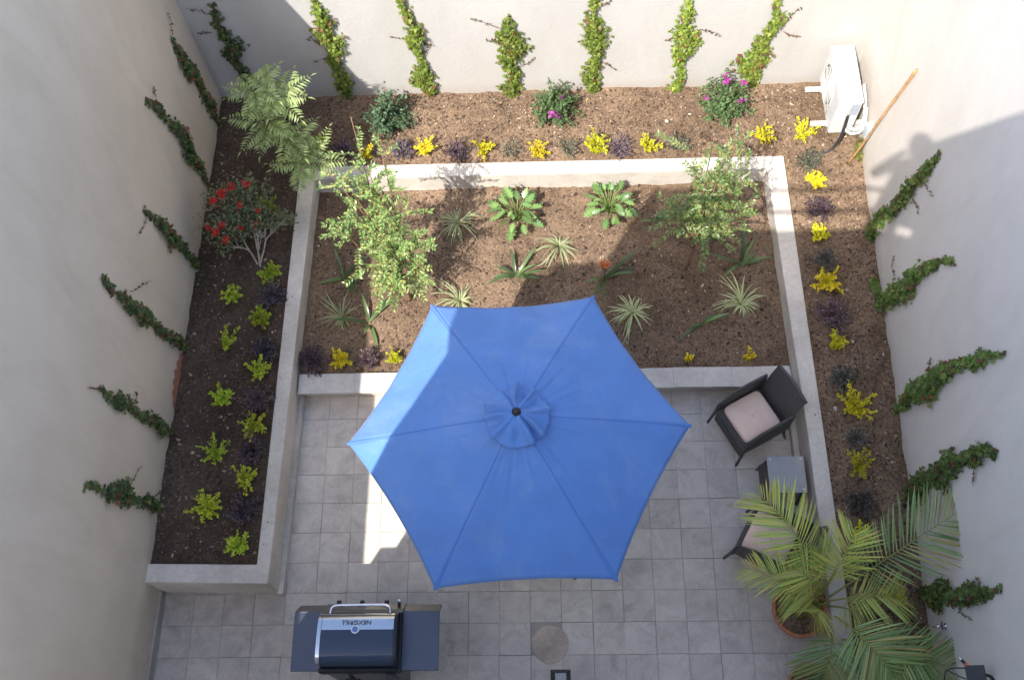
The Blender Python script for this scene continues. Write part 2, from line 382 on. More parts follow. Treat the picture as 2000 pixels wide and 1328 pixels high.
soil_sheet('left_bed_soil', -1.56, -.40, -1.97, 3.6, ZB - .004, lambda X, Y: X > xl(Y) - .05, mat='soil_damp')
soil_sheet('middle_bed_soil', -.34, 4.9, .03, 2.42, ZC, lambda X, Y: X > -99, mat='soil_mid')
def chips(name, n, area, z0, bright):
    b = MB(); P = []
    while len(P) < n:
        x = rng.uniform(-1.5, 5.85, n); y = rng.uniform(-3.2, 3.5, n); k = area(x, y); P += list(zip(x[k], y[k]))
    P = np.array(P[:n]); z = hz(P[:, 0], P[:, 1], z0) + .004
    a = rng.uniform(0, 6.28, n); D = np.stack([np.cos(a), np.sin(a), rng.normal(0, .35, n)], 1); Nn = np.stack([rng.normal(0, .4, n), rng.normal(0, .4, n), np.ones(n)], 1)
    S = rng.gamma(2.2, .0048, n) + .004; S = np.minimum(S, .045)
    C = pick([(.06, .042, .032), (.12, .082, .06), (.22, .155, .115), (.36, .27, .205), (.55, .46, .37)], n, bright) * rng.uniform(.75, 1.2, (n, 1))
    Tm = (np.array([(-.5, 0, 0), (.5, 0, .1), (.4, 1, 0), (-.4, .9, .15), (0, .5, .35)], float), [(0, 1, 4), (1, 2, 4), (2, 3, 4), (3, 0, 4)])
    b.scatter(Tm, np.c_[P, z], D, Nn, S, rng.uniform(.25, .9, n), C)
    return tag(b.build(name, 'chips'), {'m': 'loose brown bark chips lying on the raised bed soil', 'c': 'fine bark chips lying on the middle bed soil'}[name[0] if name[0] == 'm' else 'c'], 'mulch', None, 'stuff')
inU = lambda x, y: ((y > 2.53) | ((x < -.48) & (y > -1.88)) | (x > 5.0)) & (x > xl(y)) & (x < xr(y)) & (y < YB)
chips('mulch', 30000, lambda x, y: inU(x, y) & ((x > -.2) | (rng.uniform(size=len(x)) < .45)), ZB, [.32, .31, .25, .105, .015])
o = chips('chips_bed', 13000, lambda x, y: (x > -.23) & (x < 4.74) & (y > .12) & (y < 2.35), ZC, [.36, .32, .23, .08, .01]); o.name = 'mulch'

# ------------------------------------------------------------------ boundary walls
WT = 4.74
b = MB(); b.prism([(xl(-9), -9), (xl(3.75), 3.75), (-1.9, 3.75), (-1.9, -9)], -.3, WT)
wl = tag(b.build('boundary_wall', 'wall_left'), 'tall cream plastered wall in shade, along the left side of the courtyard', 'wall')
sk_ = MB(); sk_.prism([(xl(-2.09), -2.09), (xl(-2.09) + .022, -2.09), (xl(-5) + .022, -5), (xl(-5), -5)], 0, .11); sk_.build('skirting', 'recess', wl)
# strip of bare red render where the paint stops above the soil
pr = MB(); yy = np.linspace(-.32, .30, 22); v = []; f = []
for i, y in enumerate(yy):
    h = .125 * math.sin(math.pi * (i / 21)) ** .5 * (1 + .25 * math.sin(i * 1.7)) + .004; v += [(xl(y) + .004, y, .40), (xl(y) + .004, y, .455 + h)]
for i in range(21): f.append((2 * i, 2 * i + 2, 2 * i + 3, 2 * i + 1))
pr.add(v, f); o = pr.build('bare_render_strip', 'brickred', wl); o['label'] = 'strip of bare red render at the foot of the wall'
b = MB(); b.prism([(xl(3.53), YB), (xr(3.53), YB), (xr(3.53), 3.78), (xl(3.53), 3.78)], -.3, WT)
wb = tag(b.build('boundary_wall', 'wall_back'), 'white plastered wall across the back, mostly in sunlight', 'wall')
b = MB(); b.prism([(xr(-9), -9), (6.2, -9), (6.2, 3.78), (xr(3.78), 3.78)], -.3, WT)
wr = tag(b.build('boundary_wall', 'wall'), 'white plastered wall on the right carrying the air conditioner', 'wall')

# ------------------------------------------------------------------ retaining wall and front kerb of the middle bed
P_ = [(-1.56, -2.07), (-.352, -2.097), (-.245, 2.355), (4.757, 2.355), (4.84, -.8), (4.85, -3.9), (5.02, -3.9), (4.998, -.8), (4.955, 2.52), (-.42, 2.527), (-.475, -1.915), (-1.56, -1.895)]
b = MB(); b.prism(P_, -.05, ZT); ret = tag(b.build('retaining_wall', 'conc', bev=.012), 'low grey concrete retaining wall edging the raised planting beds', 'wall')
b = MB(); b.prism([(-.36, -2.125), (-.305, -2.125), (-.262, -.06), (-.34, -.06)], -.01, .11); b.build('skirting', 'conc', ret, bev=.006)
b = MB(); b.prism([(4.83, -.06), (4.775, -.06), (4.79, -3.8), (4.86, -3.8)], -.01, .11); b.build('skirting', 'conc', ret, bev=.006)
kerb = thing('bed_kerb', (2.3, 0, 0), 'low tiled kerb along the front of the middle bed, beside the patio', 'kerb')
b = MB(); b.box(-.29, 4.82, -.045, .09, -.01, .236); b.build('wall', 'conc', kerb)
for i in range(18):
    x0 = -.3 + .3 * i; x1 = min(x0 + .2988, 4.81)
    if i == 0: x0 = -.285
    if x1 - x0 < .05: continue
    b = MB(); j = random.gauss(0, .0015); b.box(x0, x1, -.107 + j, .112 + j, .236, .268 + random.uniform(0, .002)); b.build('cap_tile', 'conc_cap', kerb, bev=.002)

n = 170; sd = rng.integers(0, 3, n); u = rng.random(n); e = rng.exponential(.03, n)
X = np.where(sd == 0, -.46 + .03 * u + e, np.where(sd == 1, -.3 + 5.2 * u, 4.985 - e)); Y = np.where(sd == 0, -1.9 + 4.3 * u, np.where(sd == 1, 2.51 - e, -1.8 + 4.2 * u)); X = np.clip(X, -.45, 4.97); Y = np.clip(Y, -1.9, 2.51)
ok = ((X < -.36) | (X > 4.86) | (Y > 2.37)); X = X[ok]; Y = Y[ok]; n = len(X); a = rng.uniform(0, 6.28, n); b = MB()
b.scatter((np.array([(-.5, 0, 0), (.5, 0, 0), (.4, 1, 0), (-.4, .9, 0), (0, .5, .4)], float), [(0, 1, 4), (1, 2, 4), (2, 3, 4), (3, 0, 4)]), np.c_[X, Y, np.full(n, ZT + .0015)], np.c_[np.cos(a), np.sin(a), np.zeros(n)], np.tile(UP_ := np.array([0, 0, 1.]), (n, 1)), rng.gamma(2, .0025, n) + .002, rng.uniform(.4, 1, n), pick([(.10, .07, .05), (.2, .14, .1), (.3, .22, .16)], n))
tag(b.build('soil_crumbs', 'chips'), 'few crumbs of soil spilled on the retaining wall top', 'soil', None, 'stuff')

# ------------------------------------------------------------------ inspection cover in the patio
t = thing('drain_cover', (2.28, -2.6, 0), 'round sandy mortar drain cover set in the patio tiles', 'drain cover')
b = MB(); b.box(2.104, 2.396, -2.696, -2.404, -.006, -.004); b.build('recess', 'recess', t)
b = MB(); prof = []
n = 40; vs = [(2.285, -2.605, .006)]; fs = []
for k in range(n):
    a = 2 * math.pi * k / n; rr = .183 * (1 + .02 * math.sin(3 * a) + .012 * math.sin(7 * a + 1)); vs += [(2.285 + rr * .93 * math.cos(a), -2.605 + rr * .93 * math.sin(a), .0055), (2.285 + rr * math.cos(a), -2.605 + rr * math.sin(a), -.006)]
for k in range(n):
    a_, b_ = 1 + 2 * k, 1 + 2 * ((k + 1) % n); fs += [(0, a_, b_), (a_, a_ + 1, b_ + 1, b_)]
b.add(vs, fs); b.build('mortar_disc', 'mortar', t)

# ------------------------------------------------------------------ the house the photograph was taken from (behind the camera; casts the big shadow)
hs = thing('house', (2.5, -5, 0), 'house behind the viewer whose shadow falls across patio and beds', 'house')
def hb(name, mat, *a): b = MB(); b.box(*a); return b.build(name, mat, hs)
hb('wall', 'facade', -.70, 5.55, -9, -4.0, -.05, 7.85)
hb('porch_wall', 'facade', -.85, -.702, -5.2, -4.0, -.05, 3.44)
hb('roof_slab', 'facade', -.92, 5.55, -9, -3.97, 7.852, 8.06)
hb('terrace_floor', 'facade', -.40, 5.55, -9, -3.98, 8.062, 8.60)
hb('terrace_kerb', 'facade', .352, 2.70, -4.10, -3.975, 8.602, 8.635)
hb('parapet', 'facade', -.40, .35, -4.14, -3.985, 8.602, 9.45)
pg = [(2.702, 8.602), (5.55, 8.602), (5.55, 12.53), (2.40, 10.21), (2.40, 9.02), (2.702, 9.0)]; b = MB(); n = len(pg)
b.add([(x, y, z) for y in (-4.14, -3.99) for x, z in pg], [tuple(range(n)), tuple(range(2 * n - 1, n - 1, -1))] + [(i, n + i, n + (i + 1) % n, (i + 1) % n) for i in range(n)]); b.build('stair_wall', 'facade', hs)
for z in (8.98, 9.38):
    b = MB(); b.tube([(.34, -3.985, z), (2.71, -3.985, z)], .024, 8); b.build('rail', 'blackm', hs)
for x in (.7,):
    b = MB(); b.tube([(x, -4.03, 8.62), (x, -4.0, 9.39)], .018, 8); b.build('rail_post', 'blackm', hs)

# ------------------------------------------------------------------ umbrella
UX, UY, RIM, APX, UR = 2.062, -1.207, 2.10, 2.565, 1.41
um = thing('patio_umbrella', (UX, UY, 0), 'open blue hexagonal patio umbrella above the tiled patio', 'umbrella')
A0 = R_(2.2)
def canopy_pt(i, u, v):
    """panel i, u across 0..1 between ribs, v 0 at hub..1 at rim"""
    a0 = A0 + i * math.pi / 3; a1 = a0 + math.pi / 3
    p0 = np.array([math.cos(a0), math.sin(a0)]); p1 = np.array([math.cos(a1), math.sin(a1)])
    p = (p0 * (1 - u) + p1 * u) * UR * v
    s = 4 * u * (1 - u)
    p = p * (1 - .036 * s * v ** 3)
    z = APX + (RIM - APX) * (v ** 1.12) - .035 * s * v * (1 - .55 * v) - .012 * s * v
    ph = u * 31 + i * 3.1; z += (.0042 * math.sin(ph) + .003 * math.sin(u * 53 + i * 7 + 3 * v)) * max(0, 1 - abs(v - .34) / .3) * s ** .6
    z += .0035 * math.sin(v * 19 + u * 7 + i * 2) * s + .0028 * math.sin(v * 11 - u * 17 + i * 5) * s
    z += .004 * math.exp(-((1 - v) / .06) ** 2) * math.sin(u * 26 + i) * s
    return (UX + p[0], UY + p[1], z)
nu, nv = 44, 34
for i in range(6):
    v = [canopy_pt(i, u, vv) for vv in np.linspace(.035, 1, nv) for u in np.linspace(.006, .994, nu)]
    f = [(r * nu + c, r * nu + c + 1, (r + 1) * nu + c + 1, (r + 1) * nu + c) for r in range(nv - 1) for c in range(nu - 1)]
    b = MB(); b.add(v, f); o = b.build('canopy_panel', 'blue', um, True)
    sd = o.modifiers.new('thickness', 'SOLIDIFY'); sd.thickness = .0025; sd.offset = -1
    # hem along the rim
    hm = []; 
    for vv in (.955, 1.0):
        for u in np.linspace(.004, .996, nu): q = canopy_pt(i, u, vv); hm.append((q[0], q[1], q[2] + .0018))
    b = MB(); b.add(hm, [(c, c + 1, nu + c + 1, nu + c) for c in range(nu - 1)]); b.build('hem', 'blue', o, True)
    se = []
    for vv in np.linspace(.04, 1.0, 20):
        q = np.array(canopy_pt(i, 0., vv)); a = A0 + i * math.pi / 3; sd_ = np.array([-math.sin(a), math.cos(a), 0]) * (.008 + .010 * vv ** 6)
        se += [q - sd_ + (0, 0, -.001), q + (0, 0, .0055), q + sd_ + (0, 0, -.001)]
    b = MB(); b.add(se, [(3 * r + c, 3 * r + c + 1, 3 * r + c + 4, 3 * r + c + 3) for r in range(19) for c in range(2)]); b.build('seam', 'seam', um, False)
    a = A0 + i * math.pi / 3
    b = MB(); rb = [np.array(canopy_pt(i, 0, vv)) - (0, 0, .02) for vv in np.linspace(.02, .985, 10)]; b.tube(rb, .008, 6); b.build('rib', 'blackm', um)
    b = MB(); b.tube([(UX + .03 * math.cos(a), UY + .03 * math.sin(a), 1.95), (UX + .62 * math.cos(a), UY + .62 * math.sin(a), 2.33)], .006, 6); b.build('strut', 'blackm', um)
    tip = np.array(canopy_pt(i, 0, 1.0)); b = MB(); b.lathe([(0, tip[2] + .008), (.014, tip[2] + .004), (.016, tip[2] - .012), (.0, tip[2] - .016)], tip[0], tip[1], 8); b.build('rib_tip', 'seam', um, True)
# ruffled vent cap
b = MB(); nr, na = 18, 150; CRE = [(0.1, .10, .030), (.42, .16, -.03), (.95, .09, .035), (1.3, .2, -.028), (1.75, .07, .045), (1.98, .12, -.035), (2.5, .11, .03), (2.85, .10, -.022), (3.2, .08, .028), (3.62, .15, -.03), (4.0, .12, .034), (4.6, .26, -.024), (5.2, .13, .03), (5.62, .09, -.04), (5.86, .08, .042)]; vs = []; fs = []; ph = rng.uniform(0, 6.28, 6)
for r in range(nr):
    t_ = r / (nr - 1)
    for k in range(na):
        a = 2 * math.pi * k / na; fold = 0.; lip = 0.
        for ca, cw, ch in CRE:
            d_ = (a - ca + math.pi) % (2 * math.pi) - math.pi; d_ -= .25 * math.sin(ca * 3) * t_; e_ = math.exp(-(d_ / cw) ** 2); fold += ch * 1.5 * e_; lip += ch * 1.9 * e_
        rad = .012 + .245 * t_ * (1 + lip * t_ * 1.2 + .02 * math.sin(3 * a + ph[0]))
        z = APX + .082 - .115 * t_ ** 1.25 + fold * min(1, t_ * 1.5) ** 1.2 + .004 * math.sin(9 * t_ + 5 * a)
        z = max(z, APX - .062 * t_ + .010)
        vs.append((UX + rad * math.cos(a), UY + rad * math.sin(a), z))
for r in range(nr - 1):
    for k in range(na): fs.append((r * na + k, r * na + (k + 1) % na, (r + 1) * na + (k + 1) % na, (r + 1) * na + k))
b.add(vs, fs); o = b.build('vent_cap', 'blue', um, True); sd = o.modifiers.new('thickness', 'SOLIDIFY'); sd.thickness = .003
b = MB(); z = APX + .06; b.lathe([(.0, z + .055), (.016, z + .054), (.022, z + .047), (.024, z + .04), (.032, z + .036), (.036, z + .028), (.036, z + .008), (.03, z)], UX, UY, 20); b.build('finial', 'blackm', um, True)
b = MB(); b.tube([(UX, UY, .02), (UX, UY, APX + .03)], .019, 12); b.build('pole', 'blackm', um)
b = MB(); b.lathe([(.0, .075), (.04, .075), (.05, .06), (.2, .045), (.24, .02), (.24, .001), (0, .001)], UX, UY, 28); b.build('base', 'darkp', um)
# table under the umbrella: only its two front feet reach past the canopy
tt = thing('patio_table', (2.07, -1.55, 0), 'dark metal patio table under the blue umbrella, two feet showing', 'table')
b = MB(); b.lathe([(0, .715), (.46, .715), (.47, .70), (.46, .685), (0, .685)], 2.07, -1.5, 40); 
pole_gap = b.build('table_top', 'blackm', tt)
for (x, y) in ((1.612, -2.005), (2.545, -1.985), (1.66, -1.1), (2.5, -1.1)):
    b = MB(); fx = 2.07 + (x - 2.07) * .55; fy = -1.5 + (y + 1.5) * .55; b.tube([(fx, fy, .69), (x * .9 + fx * .1, y * .9 + fy * .1, .05), (x, y, .012)], .014, 7); b.build('leg', 'blackm', tt)

# ------------------------------------------------------------------ wicker armchairs
def armchair(cx, cy, ang, label):
    t = thing('wicker_armchair', (cx, cy, 0), label, 'chair', 'wicker armchairs by the retaining wall')
    t.rotation_euler = (0, 0, ang); t.scale = (.93, .93, 1); bpy.context.view_layer.update()
    def part(b, name, mat, bev=.006, sm=False):
        o = b.build(name, mat, None, sm, bev); o.parent = t; o.matrix_parent_inverse = Matrix(); return o
    # local +x is forward, y is to the sitter's left
    w2, d2 = .255, .25
    b = MB(); b.box(-d2, d2 + .015, -w2, w2, .30, .395); part(b, 'seat_frame', 'wicker', .01)
    b = MB(); b.box(d2 - .005, d2 + .018, -w2 + .005, w2 - .005, .12, .302); part(b, 'apron', 'wicker', .004)
    # cushion: rounded slab
    b = MB(); n = 15; vs = []; fs = []
    for k, (sc, z) in enumerate(((.985, .396), (1.0, .41), (1.0, .43), (.985, .447), (.93, .457), (.6, .462), (0.02, .463))):
        for q in range(4 * n):
            s_, r = divmod(q, n); u = -1 + 2 * r / n; e = [(u, -1), (1, u), (-u, 1), (-1, -u)][s_]
            l = (abs(e[0]) ** 9 + abs(e[1]) ** 9) ** (1 / 9); vs.append((.006 + .226 * sc * e[0] / l, .232 * sc * e[1] / l, z + .004 * math.sin(3 * e[0] + 2 * e[1]) * (k > 4)))
    for k in range(6):
        for q in range(4 * n): fs.append((k * 4 * n + q, k * 4 * n + (q + 1) % (4 * n), (k + 1) * 4 * n + (q + 1) % (4 * n), (k + 1) * 4 * n + q))
    b.add(vs, fs); part(b, 'cushion', 'cushion', 0, True)
    # backrest: leaning, slightly curved panel
    b = MB(); vs = []; fs = []; nn = 11
    for k, (z, x) in enumerate(((.30, -.235), (.46, -.262), (.62, -.30), (.76, -.345), (.85, -.378))):
        for side in (0, 1):
            for q in range(nn):
                y = -.232 + .464 * q / (nn - 1); cv = -.016 * (1 - (2 * q / (nn - 1) - 1) ** 2) * (k / 4); vs.append((x + cv + (-.034 if side else 0), y * (1 + .01 * k), z - .003 * (2 * q / (nn - 1) - 1) ** 2 * (k / 4)))
    for k in range(4):
        for side in (0, 1):
            for q in range(nn - 1):
                a = (2 * k + side) * nn + q; c_ = (2 * (k + 1) + side) * nn + q; fs.append((a, a + 1, c_ + 1, c_) if not side else (a, c_, c_ + 1, a + 1))
        for q in (0, nn - 1):
            a = 2 * k * nn + q; fs.append((a, a + nn, a + 3 * nn, a + 2 * nn))
    for q in range(nn - 1): a = 8 * nn + q; fs.append((a, a + 1, a + nn + 1, a + nn))
    b.add(vs, fs); bk = part(b, 'backrest', 'wicker', .0, False)
    b = MB(); b.tube([(-.395 - .016 * (1 - (2 * q / 10 - 1) ** 2), -.244 + .488 * q / 10, .853 - .003 * (2 * q / 10 - 1) ** 2) for q in range(11)], .019, 8); part(b, 'top_rail', 'wicker', 0, True)
    for s in (1, -1):
        # side panel with a sloping, bowed top
        b = MB(); xs = np.linspace(-.30, .262, 12); vs = []; fs = []
        for k, x in enumerate(xs):
            u = (x + .30) / .562; top = .665 - .03 * u - .13 * max(0, u - .72) / .28 * u
            bow = .008 * math.sin(math.pi * u)
            for yy_ in (.238, .275): vs += [(x, s * (yy_ + bow), .30), (x, s * (yy_ + bow), top)]
        for k in range(11):
            a = 4 * k; fs += [(a, a + 1, a + 5, a + 4), (a + 2, a + 6, a + 7, a + 3), (a + 1, a + 3, a + 7, a + 5), (a, a + 4, a + 6, a + 2)]
        fs += [(0, 2, 3, 1), (44, 45, 47, 46)]
        b.add(vs, fs); part(b, 'arm_panel', 'wicker', .005)
        b = MB(); b.tube([(x, s * (.257 + .008 * math.sin(math.pi * (x + .30) / .562)), .672 - .03 * ((x + .3) / .562) - .13 * max(0, (x + .3) / .562 - .72) / .28) for x in xs], .018, 7); part(b, 'arm_rail', 'wicker', 0, True)
        b = MB(); b.tube([(.262, s * .262, .53), (.275, s * .268, .30), (.31, s * .285, .0)], [.018, .019, .014], 7); part(b, 'leg', 'wicker', 0, True)
        b = MB(); b.tube([(-.26, s * .25, .33), (-.285, s * .268, .15), (-.33, s * .285, .0)], [.018, .018, .013], 7); part(b, 'leg', 'wicker', 0, True)
    return t
armchair(4.335, -.491, math.atan2(-.2, -.374), 'charcoal wicker armchair with beige cushion, in full view beside the bed kerb')
armchair(4.385, -1.715, R_(150), 'charcoal wicker armchair with beige cushion, half hidden under the palm fronds')
# side table between them
st_ = thing('side_table', (4.62, -1.09, 0), 'small wicker side table with smoked glass top between the armchairs', 'table')
b = MB(); b.box(4.425, 4.78, -1.275, -.91, .438, .446); b.build('glass_top', 'glass', st_, bev=.002)
b = MB(); b.box(4.435, 4.77, -1.265, -.92, .385, .434); b.build('frame', 'wicker', st_, bev=.006)
for (x, y) in ((4.455, -.94), (4.75, -.94), (4.455, -1.245), (4.75, -1.245)):
    b = MB(); b.lathe([(.0, .4495), (.012, .4495), (.014, .446), (.014, .434)], x, y, 14); b.build('pad', 'greyg', st_)
    dx = -.045 if x < 4.6 else .012; dy = .0 if y > -1.1 else -.0
    b = MB(); b.tube([(x, y, .39), (x + dx, y + .028 * (1 if y > -1.1 else -1), .0)], [.02, .014], 6); b.build('leg', 'wicker', st_)
b = MB(); b.add([(4.438, -.925, .386), (4.438, -1.26, .386), (4.405, -1.28, .10), (4.405, -.905, .10), (4.452, -.925, .386), (4.452, -1.26, .386), (4.42, -1.28, .10), (4.42, -.905, .10)], [(0, 1, 2, 3), (7, 6, 5, 4), (0, 4, 5, 1), (2, 6, 7, 3), (0, 3, 7, 4), (1, 5, 6, 2)]); b.build('side_panel', 'wicker', st_)

# ------------------------------------------------------------------ gas grill
gr = thing('gas_grill', (.67, -2.69, 0), 'stainless gas barbecue grill with dark side shelves on the patio', 'grill')
def gp(b, name, mat, bev=.003, sm=False, par=None): return b.build(name, mat, par or gr, sm, bev)
b = MB(); b.box(.30, .97, -2.93, -2.47, .14, .86); gp(b, 'cabinet', 'navy')
b = MB(); b.box(.275, .995, -2.95, -2.445, .80, .93); gp(b, 'firebox', 'blackm', .01)
b = MB(); b.add([(.275, -2.443, .93), (.995, -2.443, .93), (.995, -2.41, .91), (.275, -2.41, .91), (.275, -2.443, .70), (.995, -2.443, .70), (.995, -2.325, .70), (.275, -2.325, .70)], [(0, 1, 2, 3), (3, 2, 6, 7), (4, 7, 6, 5), (0, 3, 7, 4), (1, 5, 6, 2), (0, 4, 5, 1)]); gp(b, 'control_panel', 'panel', .004)
for x in (.40, .61, .83):
    b = MB(); b.tube([(x, -2.375, .80), (x, -2.352, .81)], .033, 20); k_ = gp(b, 'knob', 'chrome', .003)
    b = MB(); b.tube([(x, -2.352, .81), (x, -2.318, .825)], .022, 14); gp(b, 'knob_grip', 'darkp', .003, par=k_)
b = MB(); b.tube([(.945, -2.378, .82), (.945, -2.335, .84)], .014, 10); ig = gp(b, 'igniter', 'blackm'); b = MB(); b.tube([(.945, -2.335, .84), (.945, -2.318, .848)], .015, 10); gp(b, 'igniter_cap', 'chrome', par=ig)
# lid: swept profile
prof = [(-2.462, .925), (-2.458, .975), (-2.465, 1.025), (-2.485, 1.058), (-2.53, 1.082), (-2.60, 1.10), (-2.68, 1.112), (-2.76, 1.117), (-2.84, 1.114), (-2.885, 1.09), (-2.905, 1.02), (-2.91, .93)]
def lidpt(u): 
    k = u * (len(prof) - 1); i = min(int(k), len(prof) - 2); t_ = k - i; return tuple(prof[i][q] * (1 - t_) + prof[i + 1][q] * t_ for q in (0, 1))
def sweep(x0, x1, off=0., us=np.linspace(0, 1, 45)):
    P = polyline([lidpt(u) for u in us], len(us)); v = [(x, p[0], p[1]) for x in (x0, x1) for p in P]; n = len(us); return v, [(i, i + 1, n + i + 1, n + i) for i in range(n - 1)] + [tuple(range(n - 1, -1, -1)), tuple(range(n, 2 * n))]
b = MB(); b.add(*sweep(.315, .945)); lid = gp(b, 'lid', 'lid', 0, True)
P9 = polyline([lidpt(u) for u in np.linspace(0, 1, 45)], 45)[:18]; v = [(x, p_[0] + .0025, p_[1] + .0025) for x in (.317, .943) for p_ in P9]; b = MB(); b.add(v, [(i, i + 1, 19 + i, 18 + i) for i in range(17)]); gp(b, 'steel_front_strip', 'steel', 0, True, lid)
em = lid.modifiers.new('edge', 'EDGE_SPLIT'); em.split_angle = R_(50)
for x0, x1 in ((.282, .3145), (.9455, .972)):
    v, f = sweep(x0, x1); v = [(x, -2.685 + (y + 2.685) * 1.025, .92 + (z - .92) * 1.03) for x, y, z in v]; b = MB(); b.add(v, f); o = gp(b, 'lid_end', 'blackm' if x0 > .9 else 'steel', 0, True, lid); e2 = o.modifiers.new('edge', 'EDGE_SPLIT'); e2.split_angle = R_(50)
b = MB(); b.add([(.30, -2.93, .925), (.96, -2.93, .925), (.96, -2.915, .98), (.30, -2.915, .98), (.30, -2.955, .93), (.96, -2.955, .93), (.96, -2.935, .985), (.30, -2.935, .985)], [(0, 1, 2, 3), (7, 6, 5, 4), (3, 2, 6, 7), (0, 4, 5, 1), (0, 3, 7, 4), (1, 5, 6, 2)]); gp(b, 'rear_guard', 'blackm')
hx = [(.365, -2.462, 1.0), (.367, -2.41, 1.0), (.385, -2.392, 1.0), (.42, -2.386, 1.0), (.63, -2.385, 1.0), (.84, -2.386, 1.0), (.875, -2.392, 1.0), (.893, -2.41, 1.0), (.895, -2.462, 1.0)]
b = MB(); b.tube(polyline(hx, 40), .0125, 10); gp(b, 'handle', 'chrome', 0, True, lid)
# round thermometer on the lid
def lid_frame(Y):
    P = np.array([lidpt(u) for u in np.linspace(0, 1, 300)]); i = int(np.argmin(abs(P[:150, 0] - Y) + (P[:150, 1] < .98) * 9)); t_ = nrm(P[i + 2] - P[i - 2]); return Vector((0, P[i][0], P[i][1])), Vector((0, t_[0], t_[1]))
c0, tg = lid_frame(-2.612); nn_ = Vector((1, 0, 0)).cross(tg) * -1
if nn_.z < 0: nn_ = -nn_
def disc(r, h0, h1, x):
    p = np.array(c0) + np.array([x, 0, 0]); b = MB(); b.tube([p + np.array(nn_) * h0, p + np.array(nn_) * h1], r, 26); return b
th = gp(disc(.036, -.004, .012, .612), 'thermometer', 'dialw', .002, False, lid); 
o = disc(.026, .012, .0135, .612).build('dial_face', 'dialb', lid)
def lettering(txt, size, x, Y, parent, mat, lift=.0025):
    c0, tg = lid_frame(Y); n_ = Vector((1, 0, 0)).cross(tg); n_ = n_ if n_.z > 0 else -n_
    up = tg if tg.z > 0 else -tg; right = up.cross(n_)
    cu = bpy.data.curves.new('txt', 'FONT'); cu.body = txt; cu.size = size; cu.align_x = 'CENTER'; cu.align_y = 'CENTER'; cu.extrude = .0008; cu.shear = .15; cu.space_character = 1.05
    to = bpy.data.objects.new('txt', cu); COL.objects.link(to); bpy.context.view_layer.update()
    me = bpy.data.meshes.new_from_object(to.evaluated_get(bpy.context.evaluated_depsgraph_get())); bpy.data.objects.remove(to)
    me.transform(Matrix(((right.x, up.x, n_.x, x + c0.x), (right.y, up.y, n_.y, c0.y + n_.y * lift), (right.z, up.z, n_.z, c0.z + n_.z * lift), (0, 0, 0, 1))))
    me.materials.clear(); me.materials.append(M[mat]); o = link('lettering', me, parent); return o
lettering('NEXGRILL', .055, .62, -2.548, lid, 'print', .011)
for x0, x1 in ((.025, .292), (.982, 1.315)):
    b = MB(); b.box(x0, x1, -2.93, -2.425, .868, .895); sh = gp(b, 'side_shelf', 'navy', .004)
    b = MB(); b.add([(x0, -2.424, .894), (x1, -2.424, .894), (x1, -2.335, .70), (x0, -2.335, .70), (x0, -2.44, .88), (x1, -2.44, .88), (x1, -2.36, .69), (x0, -2.36, .69)], [(0, 1, 2, 3), (7, 6, 5, 4), (0, 4, 5, 1), (2, 6, 7, 3), (0, 3, 7, 4), (1, 5, 6, 2)]); gp(b, 'shelf_front', 'panel', .003, False, sh)
for x in (.33, .94):
    for y in (-2.5, -2.9):
        b = MB(); b.tube([(x - .015, y, .05), (x + .015, y, .05)], .05, 16); gp(b, 'caster', 'darkp')
        b = MB(); b.box(x - .02, x + .02, y - .02, y + .02, .06, .142); gp(b, 'caster_fork', 'blackm')
b = MB(); b.box(.47, .60, -3.03, -2.97, .60, .68); gp(b, 'grease_tray', 'blackm')
b = MB(); b.box(.525, .545, -2.975, -2.95, .62, .82); gp(b, 'tray_bracket', 'blackm')
b = MB(); b.box(.86, .93, -3.0, -2.951, .55, .88); gp(b, 'hinge_bracket', 'blackm')
b = MB(); b.tube(polyline([(.30, -2.94, .86), (.27, -2.97, .8), (.24, -3.0, .72)], 8), .004, 5); gp(b, 'match_chain', 'chrome')
b = MB(); b.box(.20, .245, -3.0, -2.98, .70, .715); gp(b, 'match_holder', 'white')

# ------------------------------------------------------------------ garden lantern at the bottom edge
ln = thing('garden_lantern', (2.375, -2.98, 0), 'square black garden lantern standing on the patio, cut by the picture edge', 'lantern')
lx, ly, lz = 2.3755, -2.98, .52
def frus(b, x, y, r0, z0, r1, z1):
    v = [(x + sx * r, y + sy * r, z) for r, z in ((r0, z0), (r1, z1)) for sx, sy in ((-1, -1), (1, -1), (1, 1), (-1, 1))]
    b.add(v, [(i, (i + 1) % 4, 4 + (i + 1) % 4, 4 + i) for i in range(4)]); return b
b = MB(); frus(b, lx, ly, .09, lz, .05, lz + .09); b.build('roof', 'darkp', ln)
b = MB(); b.box(lx - .05, lx + .05, ly - .05, ly + .05, lz + .088, lz + .096); b.build('solar_panel', 'glass', ln, bev=.002)
b = MB(); b.box(lx - .09, lx + .09, ly - .09, ly + .09, lz - .014, lz); b.build('roof_edge', 'blackm', ln)
b = MB(); b.box(lx - .055, lx + .055, ly - .055, ly + .055, .30, lz - .012); b.build('glass', 'glass', ln)
b = MB(); b.box(lx - .075, lx + .075, ly - .075, ly + .075, 0, .03); b.box(lx - .02, lx + .02, ly - .02, ly + .02, .03, .30); b.build('stand', 'blackm', ln)

